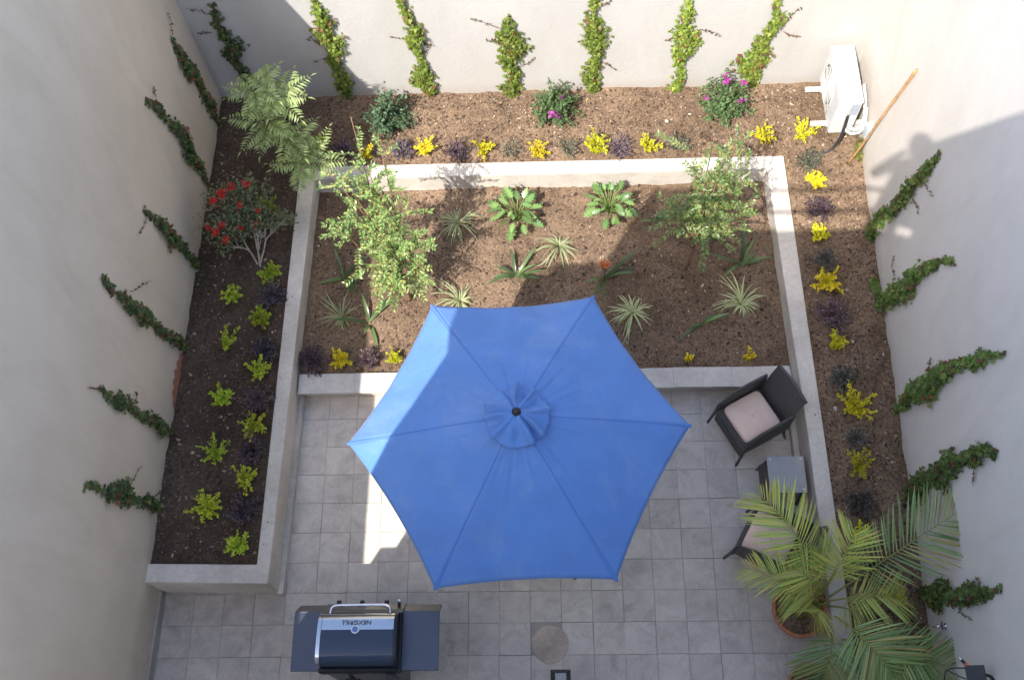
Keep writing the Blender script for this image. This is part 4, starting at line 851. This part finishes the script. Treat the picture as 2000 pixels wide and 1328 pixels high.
# lobed-leaf plants (each leaf a part)
def lobed_leaf():
    n = 19; v = []; f = []
    for i in range(n):
        t_ = i / (n - 1); env = .46 * math.sin(math.pi * min(1, t_ * .98 + .02)) ** .6 * (1 - .30 * t_); lob = .74 + .26 * math.cos(2 * math.pi * t_ * 4.5 + 2.9); wv = env * lob if 0 < i < n - 1 else .01
        z = -.20 * t_ ** 2; v += [(-wv, t_ - .07 * (1 - t_) + .05 * lob, z + .10 * wv), (0, t_, z - .012), (wv, t_ - .07 * (1 - t_) + .05 * lob, z + .10 * wv)]
    for i in range(n - 1): a = 3 * i; f += [(a, a + 1, a + 4, a + 3), (a + 1, a + 2, a + 5, a + 4)]
    return np.array(v), f
LV, LF = lobed_leaf()
def lobed_plant(px, py, n, L, label):
    c = on_z(px, py, ZC); c = np.array([c[0], c[1], float(hz(c[0], c[1], ZC))]); t = thing('lobed_leaf_plant', tuple(c), label, 'plant', 'lobed-leaf plants in the middle bed')
    for k in range(n):
        a = 2 * math.pi * (k * .618 + rng.uniform(-.06, .06)); u = (k + .5) / n; rad = .05 + .15 * math.sqrt(u); h = .30 - .16 * u + rng.uniform(-.02, .03)
        dh = np.array([math.cos(a), math.sin(a), 0]); p = c + dh * rad + UP * h; b = MB(); b.tube(polyline([c + dh * .01, c + dh * rad * .55 + UP * h * .75, p], 7), .0045, 5, (.20, .30, .09)); b.build('petiole', 'leaf', t, True)
        l = L * rng.uniform(.6, 1.15) * (.75 + .35 * u); b = MB(); g_ = np.array([(.13, .225, .07), (.175, .28, .09), (.10, .18, .06)][k % 3])
        mid = np.tile(np.array([1, 1.45, 1]), len(LV) // 3)
        b.scatter((LV, LF), [p], [dh + UP * rng.uniform(-.25, .8) * (1.2 - u) + rng.normal(0, .28, 3)], [UP + dh * .2 + rng.normal(0, .38, 3)], l, rng.uniform(.85, 1.05), g_ * rng.uniform(.85, 1.15), mid); b.build('leaf', 'leafglossy', t, True)
lobed_plant(1010, 428, 30, .155, 'bright green lobed-leaf plant in sun, first right of the spider plant')
lobed_plant(1190, 415, 30, .14, 'bright green lobed-leaf plant in sun, nearest the diagonal shadow edge')

# flowering and plain bushes
def bush(name, px, py, r, h, label, pal, flowers=(), nst=70, z0=ZB, leaf=.042):
    c = on_z(px, py, z0); c = np.array([c[0], c[1], z0]); rm = r / 180.; t = thing(name, tuple(c), label, 'bush'); b = MB(); sb = MB()
    for k in range(nst):
        d = nrm(np.array([rng.normal(), rng.normal(), abs(rng.normal()) * .9 + .25])); L = rng.uniform(.6, 1.08); tip = c + d * np.array([rm, rm, h]) * L
        q = polyline([c, c * .45 + tip * .55 + UP * .05, tip], 12); sb.tube(q, np.linspace(.006, .002, 12), 5)
        n = 30; i = rng.integers(4, 12, n); pos = q[i] + rng.normal(0, .016, (n, 3)); D = d * .6 + rng.normal(0, .7, (n, 3)); Nn = UP + d * .4 + rng.normal(0, .4, (n, 3)); b.scatter(T_ov, pos, D, Nn, leaf * rng.uniform(.7, 1.3, n), .58, pick(pal, n) * rng.uniform(.7, 1.25, (n, 1)))
    sb.build('branches', 'bark', t, True); stuff(b.build('foliage', 'leaf', t))
    for fx, fy_, fzz, fn in flowers:
        p = on_z(fx, fy_, fzz); D = rng.normal(0, 1, (fn, 3)); b = MB(); b.scatter(T_ov, p + rng.normal(0, .017, (fn, 3)), D, UP + rng.normal(0, .7, (fn, 3)), rng.uniform(.028, .042, fn), .85, pick([(.42, .06, .34), (.52, .10, .42), (.34, .045, .27)], fn)); stuff(b.build('flowers', 'petal', t))
    return t
BG = [(.075, .13, .05), (.10, .17, .065), (.055, .095, .04), (.13, .20, .085)]
bush('flowering_bush', 1083, 226, 52, .46, 'dark green bush with a few purple flowers by the back wall', BG, [(1078, 222, .8, 22), (1090, 228, .78, 8), (1095, 190, .8, 4)])
bush('flowering_bush', 1412, 215, 56, .50, 'dark green bush with magenta flowers nearest the air conditioner', BG, [(1420, 158, .98, 26), (1453, 162, .95, 16), (1385, 192, .85, 6), (1450, 196, .85, 8), (1415, 150, 1., 10)])
bush('leafy_bush', 762, 246, 54, .46, 'blue-green leafy bush without flowers at the back, edge of shadow', [(.085, .15, .075), (.11, .19, .10), (.065, .11, .06), (.15, .23, .13)], (), 70, ZB, .046)

# red-flowered thorny bush with pale branches
def red_bush():
    rng = np.random.default_rng(21)
    c = np.array([*on_z(507, 522, ZB)[:2], ZB - .01]); t = thing('red_flowered_bush', tuple(c), 'thorny bush with pale bare branches and red flowers in the left bed', 'bush')
    tips = [];
    def grow(p, d, L, r, lev):
        q = p + d * L; b.tube(polyline([p, (p + q) / 2 + rng.normal(0, .014, 3), q], 6), np.linspace(r, r * .75, 6), 6)
        if lev == 0: tips.append((q, d)); return
        for k in range(2 if lev != 2 else 3):
            nd = nrm(d + rng.normal(0, .42, 3) * np.array([1, 1, .55]) + UP * .12); grow(q, nd, L * rng.uniform(.72, .95), r * .72, lev - 1)
    b = MB(); crown = (on_z(468, 425, .95) - c)
    for k in range(4): grow(c + rng.normal(0, .02, 3) * (1, 1, 0), nrm(nrm(crown) + rng.normal(0, .27, 3)), .19, .012, 3)
    b.build('branches', 'palebark', t, True); b = MB()
    for q, d in tips:
        n = 24; pos = q + rng.normal(0, .045, (n, 3)); D = d + rng.normal(0, .8, (n, 3)); b.scatter(T_small(.1, -.1, .5, .62), pos, D, UP + rng.normal(0, .5, (n, 3)), rng.uniform(.035, .06, n), .5, pick([(.18, .22, .12), (.23, .27, .15), (.13, .17, .09), (.24, .22, .11)], n))
    FLW = ((432, 378, 1.15, .06), (452, 366, 1.15, .05), (418, 392, 1.12, .05), (482, 360, 1.15, .045), (421, 452, 1.0, .06), (440, 470, .95, .05), (436, 440, 1.02, .045), (408, 445, 1.0, .03), (470, 445, .95, .03), (498, 438, .95, .03), (505, 412, 1.0, .025), (470, 402, 1.05, .03))
    for fx, fy_, fz_, s_ in FLW + ((460, 395, 1., 0), (490, 385, 1., 0), (515, 375, 1., 0), (445, 415, .98, 0), (480, 420, .95, 0), (520, 420, .9, 0)):
        p = on_z(fx, fy_, fz_ - .05); n = 60; pos = p + rng.normal(0, .06, (n, 3)); b.scatter(T_small(.1, -.1, .5, .62), pos, rng.normal(0, .8, (n, 3)) + UP * .2, UP + rng.normal(0, .5, (n, 3)), rng.uniform(.035, .06, n), .55, pick([(.20, .25, .13), (.26, .31, .17), (.15, .19, .10), (.28, .25, .13)], n))
    stuff(b.build('foliage', 'leaf', t))
    for fx, fy_, fz_, s_ in ((432, 378, 1.15, .06), (452, 366, 1.15, .05), (418, 392, 1.12, .05), (482, 360, 1.15, .045), (421, 452, 1.0, .06), (440, 470, .95, .05), (436, 440, 1.02, .045), (408, 445, 1.0, .03), (470, 445, .95, .03), (498, 438, .95, .03), (505, 412, 1.0, .025), (470, 402, 1.05, .03)):
        p = on_z(fx, fy_, fz_); n = int(85 * s_ / .05); D = rng.normal(0, 1, (n, 3)); D[:, 2] = abs(D[:, 2]); b = MB(); b.scatter(T_small(.05, .05, .5, .6), p + rng.normal(0, s_ * .38, (n, 3)) * (1, 1, .5), D, UP + rng.normal(0, .5, (n, 3)), rng.uniform(.02, .032, n), .95, pick([(.66, .07, .05), (.75, .12, .085), (.52, .045, .04)], n)); stuff(b.build('flowers', 'petal', t))
red_bush()

# small trees with narrow glossy leaves
def small_tree(base, targets, label, pal, tw=9, leaf=.042):
    base = np.array(base); t = thing('young_tree', tuple(base), label, 'tree', 'young trees in the middle bed'); tb = MB(); b = MB(); twb = MB()
    T3 = [on_z(x, y, z) for x, y, z in targets]; top = max(T3, key=lambda p: p[2]); fork = base + (np.mean(T3, 0) - base) * .30
    tb.tube(polyline([base, base * .5 + fork * .5 + (.02, -.01, 0), fork], 10), np.linspace(.024, .017, 10), 8)
    for p in T3:
        q = polyline([fork + rng.normal(0, .01, 3), fork * .55 + p * .45 + UP * .10 + rng.normal(0, .04, 3), p], 16); tb.tube(q, np.linspace(.013, .004, 16), 6)
        for k in range(tw):
            i = rng.integers(5, 16); d = nrm(nrm(q[min(i + 1, 15)] - q[i - 1]) * .5 + rng.normal(0, .75, 3) + UP * .35); L = rng.uniform(.14, .42); e = q[i] + d * L - UP * L * .15
            s_ = polyline([q[i], q[i] * .5 + e * .5 + UP * .03, e], 12); twb.tube(s_, np.linspace(.0035, .0015, 12), 4); n = int(L / .0095)
            j = np.minimum((np.linspace(1.5, 11, n)).astype(int), 10); sgn = np.where(np.arange(n) % 2, 1, -1)[:, None]; T = nrm(s_[j + 1] - s_[j]); sd_ = nrm(np.cross(T, UP + rng.normal(0, .3, 3))); pos = s_[j] + T * rng.uniform(0, .02, (n, 1))
            D = T * .65 + sgn * sd_ * .9 + rng.normal(0, .22, (n, 3)) + UP * .1; Nn = UP + rng.normal(0, .35, (n, 3)); b.scatter(T_nar, pos, D, Nn, leaf * rng.uniform(.7, 1.2, n), .36, pick(pal, n) * rng.uniform(.75, 1.25, (n, 1)))
    tb.build('trunk', 'bark', t, True); stuff(twb.build('twigs', 'bark', t, True)); stuff(b.build('crown', 'leafglossy', t)); return t
TG = [(.15, .26, .075), (.20, .33, .10), (.11, .20, .055), (.28, .40, .15), (.34, .37, .11)]
small_tree((*on_z(800, 585, ZC)[:2], ZC - .01), [(685, 228, 2.75), (738, 262, 2.5), (640, 335, 2.35), (672, 350, 2.3), (720, 330, 2.3), (690, 410, 2.0), (745, 380, 2.0), (655, 440, 1.8), (720, 450, 1.7), (790, 420, 1.7), (770, 500, 1.35), (815, 470, 1.3), (770, 560, 1.05), (820, 520, 1.1), (745, 530, 1.2)], 'loose young tree at the left of the middle bed, over the back retaining wall', TG, 13, .046)
small_tree((*on_z(1336, 524, ZC)[:2], ZC - .01), [(1395, 268, 2.2), (1440, 275, 2.1), (1352, 300, 2.05), (1410, 320, 1.9), (1375, 360, 1.75), (1340, 385, 1.6), (1430, 375, 1.6), (1320, 425, 1.4), (1400, 420, 1.4), (1455, 425, 1.3), (1360, 455, 1.1), (1455, 340, 1.75)], 'young tree with orange-brown trunk at the right of the middle bed', TG, 13, .048)

# feathery tree in the back left corner: each frond a part
def feather(b, p0, d, L, npair, lw, ll, pal, droop, stemc, wr_=.25, up=UP):
    m = npair + 2; pts = [np.array(p0, float)]; d = nrm(np.array(d, float))
    for s_ in range(m): d = nrm(d - UP * droop / m); pts.append(pts[-1] + d * L / m)
    pts = np.array(pts); b.tube(pts, np.linspace(lw, lw * .3, len(pts)), 5, stemc)
    T = nrm(np.gradient(pts, axis=0)); S = nrm(np.cross(T, up)); env = np.sin(np.pi * (np.arange(1, m) / m * .82 + .16)) ** .7
    n = m - 1
    for sg in (1, -1):
        D = S[1:m] * sg + T[1:m] * .55 - UP * .12 + rng.normal(0, .07, (n, 3)); b.scatter(T_nar, pts[1:m], D, np.cross(S[1:m], T[1:m]) + rng.normal(0, .12, (n, 3)), ll * env * rng.uniform(.9, 1.1, n), wr_, pick(pal, n) * rng.uniform(.85, 1.2, (n, 1)))
    b.scatter(T_nar, pts[-1:], T[-1:], np.cross(S[-1:], T[-1:]), ll * .7, wr_, np.array([pal[0]]))
ft = thing('feathery_tree', (-.66, 2.72, ZB), 'pale green feathery-leaved shrub in the shaded back left corner', 'shrub')
fb = np.array((-.66, 2.72, ZB)); FP = [(.30, .38, .15), (.36, .44, .18), (.24, .31, .11), (.42, .48, .22)]
for (cx_, cy_, cz_, nf) in ((500, 178, 1.85, 9), (545, 195, 1.8, 8), (520, 245, 1.55, 8), (560, 270, 1.4, 7), (590, 320, 1.2, 8), (615, 320, 1.15, 5)):
    p = on_z(cx_, cy_, cz_); b = MB(); b.tube(polyline([fb + rng.normal(0, .03, 3) * (1, 1, 0), fb * .5 + p * .5 + (0, 0, .05), p], 12), np.linspace(.014, .007, 12), 6); b.build('stem', 'bark', ft, True)
    for k in range(nf):
        a = 2 * math.pi * (k + rng.uniform(-.3, .3)) / nf; b = MB(); feather(b, p + rng.normal(0, .02, 3), (math.cos(a), math.sin(a), rng.uniform(.15, .8)), rng.uniform(.28, .42), rng.integers(8, 11), .0035, rng.uniform(.11, .145), FP, rng.uniform(.5, 1.1), (.22, .24, .09)); b.build('frond', 'leaf', ft)

# ------------------------------------------------------------------ potted palms
def pot(t, cx, cy, r, h):
    b = MB(); b.lathe([(r * .62, .0), (r * .66, .01), (r * .93, h - .06), (r * 1.0, h - .055), (r * 1.02, h - .005), (r * .99, h), (r * .90, h), (r * .86, h - .05), (r * .84, h - .09)], cx, cy, 48); b.build('pot', 'terra', t, True)
    b = MB(); n = 28; vs = [(cx, cy, h - .06)] + [(cx + r * .88 * q * math.cos(2 * math.pi * k / n), cy + r * .88 * q * math.sin(2 * math.pi * k / n), h - .062 + rng.normal(0, .006)) for q in (.35, .7, 1.) for k in range(n)]
    fs = [(0, 1 + k, 1 + (k + 1) % n) for k in range(n)] + [(1 + q * n + k, 1 + (q + 1) * n + k, 1 + (q + 1) * n + (k + 1) % n, 1 + q * n + (k + 1) % n) for q in range(2) for k in range(n)]; b.add(vs, fs); b.build('potting_soil', 'soil', t)
PALM = [(.36, .43, .11), (.43, .47, .12), (.29, .37, .09), (.47, .43, .12)]
PALD = [(.25, .35, .13), (.30, .40, .15), (.20, .29, .11), (.34, .36, .13)]
def palm_frond(t, p0, p1, arch, ll, npair=30, pal=PALM, twist=0., bare=.24, vdip=.2):
    npair = int(npair * 1.35)
    p0 = np.array(p0); p1 = np.array(p1); m = 40; u = np.linspace(0, 1, m)[:, None]; pts = p0 * (1 - u) + p1 * u + UP * arch * 4 * u * (1 - u) * (1 - .25 * u)
    b = MB(); b.tube(pts, np.linspace(.009, .0022, m), 6, (.30, .29, .07)); T = nrm(np.gradient(pts, axis=0)); up = nrm(UP + np.array([math.cos(twist * 7), math.sin(twist * 7), 0]) * twist)
    S = nrm(np.cross(T, up)); Nv = np.cross(S, T); tm = T_strip(5, lambda q: .5 * (math.sin(math.pi * min(1, q * .9 + .06)) ** .6 if q < .98 else .03), .16, .012)
    tt_ = np.linspace(bare, 1, npair); idx = np.minimum((tt_ * (m - 1)).astype(int), m - 1); env = np.clip(np.sin(np.pi * ((tt_ - bare) / (1 - bare) * .80 + .13)) ** .65, .25, 1); fw = .40 + 1.0 * ((tt_ - bare) / (1 - bare)) ** 1.3
    for sg in (1, -1):
        D = S[idx] * sg + T[idx] * fw[:, None] + Nv[idx] * vdip * rng.uniform(.2, 1.2, (npair, 1)) - UP * .05 + rng.normal(0, .06, (npair, 3))
        C = pick(pal, npair) * rng.uniform(.8, 1.2, (npair, 1)); k = rng.random(npair) < .08; C[k] = (.42, .34, .14)
        tv = np.linspace(1, 1, len(tm[0])); b.scatter(tm, pts[idx] + rng.normal(0, .002, (npair, 3)), D, Nv[idx] + rng.normal(0, .15, (npair, 3)), ll * env * rng.uniform(.88, 1.08, npair), .044, C)
    return b.build('frond', 'leaf', t)
pc = np.array((4.60, -2.36, 0)); pl = thing('potted_palm', tuple(pc), 'palm with long arching fronds in a terracotta pot beside the retaining wall', 'palm')
pot(pl, pc[0], pc[1], .25, .38)
crown = np.array((4.66, -2.36, .85)); 
for k in range(7):
    a = k * .9; f0 = pc + (.08 * math.cos(a), .08 * math.sin(a), .33); b = MB(); b.tube(polyline([f0, f0 * .5 + crown * .5 + (.02 * math.cos(a), .02 * math.sin(a), 0), crown + (.05 * math.cos(a), .05 * math.sin(a), .1)], 9), np.linspace(.014, .009, 9), 7, (.24, .27, .06)); b.build('cane', 'leaf', pl, True)
def tipz(x, y, z): return on_z(x, y, z)
for (bx, by, bz), (tx, ty, tz), arch, ll, npr, pal, tw_ in (
    ((4.66, -2.28, .95), (1483, 966, 1.30), .30, .42, 30, PALM, .1), ((4.62, -2.38, .9), (1455, 1108, 1.05), .22, .30, 24, PALM, -.25), ((4.64, -2.40, .92), (1532, 1160, .90), .24, .34, 24, PALM, .45),
    ((4.74, -2.34, .9), (1878, 994, 1.50), .16, .46, 24, PALD, .1), ((4.72, -2.38, .92), (1770, 1165, 1.05), .18, .34, 22, PALM, -.3), ((4.70, -2.28, .98), (1668, 1040, 1.5), .12, .34, 20, PALM, .5),
    ((4.64, -2.44, .88), (1585, 1212, .85), .20, .30, 22, PALM, .2), ((4.68, -2.30, .95), (1600, 1075, 1.45), .12, .32, 18, PALM, -.4), ((4.66, -2.32, .98), (1640, 1090, 1.6), .08, .32, 18, PALM, .2), ((4.64, -2.36, .95), (1548, 1110, 1.25), .2, .32, 20, PALM, .35), ((4.72, -2.42, .9), (1700, 1215, 1.0), .2, .32, 20, PALM, .1)):
    palm_frond(pl, (bx, by, bz), tipz(tx, ty, tz), arch, ll, npr, pal, tw_)
p2 = np.array((4.63, -3.02, 0)); pl2 = thing('potted_palm', tuple(p2), 'second potted palm whose dark fronds fill the bottom right corner', 'palm'); pot(pl2, p2[0], p2[1], .2, .34)
c2 = np.array((4.72, -2.86, .75)); b = MB()
for k in range(5):
    a = k * 1.25; f0 = p2 + (.06 * math.cos(a), .06 * math.sin(a), .29); b.tube(polyline([f0, c2 + (.04 * math.cos(a), .04 * math.sin(a), .1)], 6), .011, 7, (.22, .25, .06))
b.build('cane', 'leaf', pl2, True)
for (bx, by, bz), (tx, ty, tz), arch, ll, npr, pal, tw_ in (
    ((4.74, -2.52, 1.0), (1752, 1334, 1.1), .20, .50, 32, PALD, .05), ((4.70, -2.62, .95), (1606, 1325, .95), .20, .40, 28, PALD, -.2), ((4.80, -2.70, .9), (1862, 1306, 1.0), .16, .42, 26, PALD, .2), ((4.78, -2.74, .9), (1810, 1345, 1.0), .18, .42, 26, PALD, .1)):
    palm_frond(pl2, (bx, by, bz), tipz(tx, ty, tz), arch, ll, npr, pal, tw_)

# ------------------------------------------------------------------ tap, hose and lamp on the right wall
fp = on_wall(1848, 1222, 'R'); fc = thing('garden_tap', tuple(fp), 'small chrome garden tap on the right wall beside the palm', 'tap')
b = MB(); b.tube([fp, fp - (.06, 0, 0)], .012, 10); b.build('pipe', 'chrome', fc); b = MB(); b.tube([fp - (.06, 0, -.0), fp - (.075, 0, .02), fp - (.078, 0, .07)], .011, 10); b.build('spout', 'chrome', fc, True)
b = MB(); b.tube([fp - (.045, -.035, -.03), fp - (.045, .035, -.03)], .007, 8); b.tube([fp - (.045, 0, 0), fp - (.045, 0, -.032)], .008, 8); b.build('handle', 'darkp', fc); b = MB(); b.tube([fp + (.004, 0, 0), fp - (.008, 0, 0)], .028, 16); b.build('flange', 'chrome', fc)
p = on_wall(1945, 1316, 'R'); lmp = thing('flood_lamp', tuple(p), 'black flood lamp on the right wall at the bottom corner', 'lamp')
hx_ = p[0] - .13; b = MB(); b.add([(hx_ - .09, p[1] - .14, p[2] - .01), (hx_ + .05, p[1] - .14, p[2] + .02), (hx_ + .05, p[1] + .07, p[2] + .02), (hx_ - .09, p[1] + .07, p[2] - .01), (hx_ - .07, p[1] - .12, p[2] - .07), (hx_ + .04, p[1] - .12, p[2] - .06), (hx_ + .04, p[1] + .05, p[2] - .06), (hx_ - .07, p[1] + .05, p[2] - .07)], [(0, 1, 2, 3), (7, 6, 5, 4), (0, 4, 5, 1), (1, 5, 6, 2), (2, 6, 7, 3), (3, 7, 4, 0)]); b.build('housing', 'darkp', lmp, bev=.006)
b = MB(); b.tube(polyline([(hx_ + .05, p[1] + .0, p[2] - .02), (hx_ + .10, p[1] - .01, p[2] - .02), (p[0] - .01, p[1] - .05, p[2] - .04), (p[0] + .01, p[1] - .09, p[2] - .05)], 12), .013, 8); b.build('bracket', 'darkp', lmp, True)
b = MB(); b.tube(polyline([(hx_ - .08, p[1] + .05, p[2] - .03), (hx_ - .15, p[1] + .055, p[2] - .05), (hx_ - .2, p[1] + .05, p[2] - .12), (hx_ - .19, p[1] - .1, p[2] - .3)], 16), .006, 6); b.build('cable', 'darkp', lmp, True)
b = MB(); b.tube(polyline([(hx_ - .08, p[1] - .03, p[2] - .05), (hx_ - .13, p[1] - .0, p[2] - .08), (hx_ - .19, p[1] + .045, p[2] - .12)], 12), .005, 6); b.build('cable', 'darkp', lmp, True)
q = on_z(1890, 1300, 1.4); hs_ = thing('hose_nozzle', tuple(q), 'orange and black hose nozzle hanging by the flood lamp', 'hose nozzle')
dv = nrm(on_z(1874, 1283, 1.4) - on_z(1896, 1305, 1.4)); b = MB(); b.tube([q - dv * .03, q + dv * .03], .017, 12); b.build('grip', 'orange', hs_); b = MB(); b.tube([q + dv * .03, q + dv * .065], .013, 12); b.build('barrel', 'darkp', hs_); b = MB(); b.tube([q + dv * .065, q + dv * .09], .012, 12); b.build('tip', 'chrome', hs_); b = MB(); b.tube([q - dv * .03, q - dv * .06], .011, 10); b.build('coupling', 'darkp', hs_)
b = MB(); hp = [q - dv * .06]; 
for k in range(60): a = k * .42; hp.append(np.array((5.42 + .15 * math.cos(a), -2.86 + .14 * math.sin(a), .50 + .010 * k * .35)))
b.tube(np.array(hp[1:]), .011, 7); tag(b.build('garden_hose', 'hose', None, True), 'coiled dark green hose on the soil behind the palm', 'hose')

# ------------------------------------------------------------------ fallen leaves and pebbles, each on its own
LT = T_strip(5, lambda q: .24 * math.sin(math.pi * min(1, q * .95 + .03)) + .01, .1, .35)
for i in range(22):
    while True:
        x, y = rng.uniform(-1.3, 5.6), rng.uniform(-1.8, 3.4)
        inm = (-.1 < x < 4.6) and (.25 < y < 2.2)
        if inm or inU(np.array([x]), np.array([y]))[0]: break
    z = float(hz(x, y, ZC if inm else ZB)) + .008; a = rng.uniform(0, 6.28)
    b = MB(); b.scatter(LT, [(x, y, z)], [(math.cos(a), math.sin(a), .05)], [(rng.normal(0, .2), rng.normal(0, .2), 1)], rng.uniform(.035, .06), .8, pick([(.42, .29, .15), (.34, .20, .10), (.46, .36, .22), (.30, .15, .08)], 1)[0])
    tag(b.build('fallen_leaf', 'leaf'), 'small dry tan leaf lying on the bed soil', 'leaf', 'fallen leaves on the beds')
for px, py, z, s_ in ((1302, 238, ZB, .05), (1665, 668, ZB, .035), (1588, 490, ZB, .025), (1440, 690, ZC, .022), (655, 535, ZC, .02), (1645, 740, ZB, .022), (805, 366, ZC, .04), (440, 735, ZB, .022), (1050, 362, ZC, .02)):
    p = on_z(px, py, z); bm = bmesh.new(); bmesh.ops.create_icosphere(bm, subdivisions=2, radius=s_ * .5)
    for v in bm.verts: v.co *= 1 + random.uniform(-.16, .16); v.co.z *= .6
    me = bpy.data.meshes.new('pebble'); bm.to_mesh(me); bm.free(); me.materials.append(M['palebark']); me.polygons.foreach_set('use_smooth', [True] * len(me.polygons)); o = link('pebble', me); o.location = (p[0], p[1], z + .012)
    tag(o, 'small pale stone lying on the bed soil', 'stone', 'loose stones on the beds')

# ------------------------------------------------------------------ the person at the terrace rail (behind the viewpoint; only the shadow shows)
def person():
    x, y, zf = 2.23, -4.20, 8.68
    J = {'pel': (x, y - .06, zf + .98, .15), 'waist': (x, y - .05, zf + 1.15, .135), 'chest': (x, y - .03, zf + 1.36, .18), 'neckb': (x, y - .01, zf + 1.54, .07), 'neck': (x, y + .0, zf + 1.60, .055), 'head': (x - .03, y + .03, zf + 1.72, .095), 'crown': (x - .03, y + .03, zf + 1.83, .075)}
    E_ = [('pel', 'waist'), ('waist', 'chest'), ('chest', 'neckb'), ('neckb', 'neck'), ('neck', 'head'), ('head', 'crown')]
    for s in (-1, 1):
        n = str(s)
        J.update({'sh' + n: (x + s * .19, y - .01, zf + 1.49, .06), 'el' + n: (x + s * .36, y + .04, zf + 1.22, .055), 'wr' + n: (x + s * .14, y + .13, zf + 1.42, .035), 'pa' + n: (x + s * .085, y + .15, zf + 1.46, .03),
                  'hip' + n: (x + s * .10, y - .06, zf + .90, .10), 'kn' + n: (x + s * .11, y - .02, zf + .48, .06), 'an' + n: (x + s * .12, y - .08, zf + .09, .042), 'toe' + n: (x + s * .14, y + .09, zf + .045, .038)})
        E_ += [('chest', 'sh' + n), ('sh' + n, 'el' + n), ('el' + n, 'wr' + n), ('wr' + n, 'pa' + n), ('pel', 'hip' + n), ('hip' + n, 'kn' + n), ('kn' + n, 'an' + n), ('an' + n, 'toe' + n)]
        for k in range(5):
            a = (-.035 + .017 * k); L = (.055, .07, .075, .07, .055)[k]; p0 = J['pa' + n]
            b0 = (p0[0] + s * -.005, p0[1] - .01, p0[2] + a * .6 + .012); m_ = (b0[0] - s * L * .45, b0[1] + .012, b0[2] + a * .3); e_ = (m_[0] - s * L * .35, m_[1] - .018, m_[2])
            J[f'f{n}{k}a'] = (*m_, .0085); J[f'f{n}{k}b'] = (*e_, .0075); E_ += [('pa' + n, f'f{n}{k}a'), (f'f{n}{k}a', f'f{n}{k}b')]
    ks = list(J); me = bpy.data.meshes.new('body'); me.from_pydata([J[k][:3] for k in ks], [(ks.index(a), ks.index(b_)) for a, b_ in E_], [])
    t = thing('person', (x, y, zf), 'person with both elbows raised at the terrace rail, shadow on right wall', 'person')
    o = link('body', me, t); sm = o.modifiers.new('skin', 'SKIN')
    for i, k in enumerate(ks): me.skin_vertices[0].data[i].radius = (J[k][3], J[k][3])
    me.skin_vertices[0].data[0].use_root = True; ss = o.modifiers.new('sub', 'SUBSURF'); ss.levels = 1; ss.render_levels = 2; me.materials.append(M['shirt'])
    hx0, hy0, hz0 = J['crown'][:3]; bm = bmesh.new(); bmesh.ops.create_uvsphere(bm, u_segments=20, v_segments=12, radius=.108)
    for v in bm.verts: v.co.z = v.co.z * 1.05; v.co.y *= 1.08
    bmesh.ops.delete(bm, geom=[v for v in bm.verts if v.co.y > .02 and v.co.z < .02], context='VERTS'); hm = bpy.data.meshes.new('hair'); bm.to_mesh(hm); bm.free(); hm.materials.append(M['hair']); h = bpy.data.objects.new('hair', hm); COL.objects.link(h); h.parent = t; h.location = (hx0 - x, hy0 - y - .02, hz0 - zf - .03)
person()
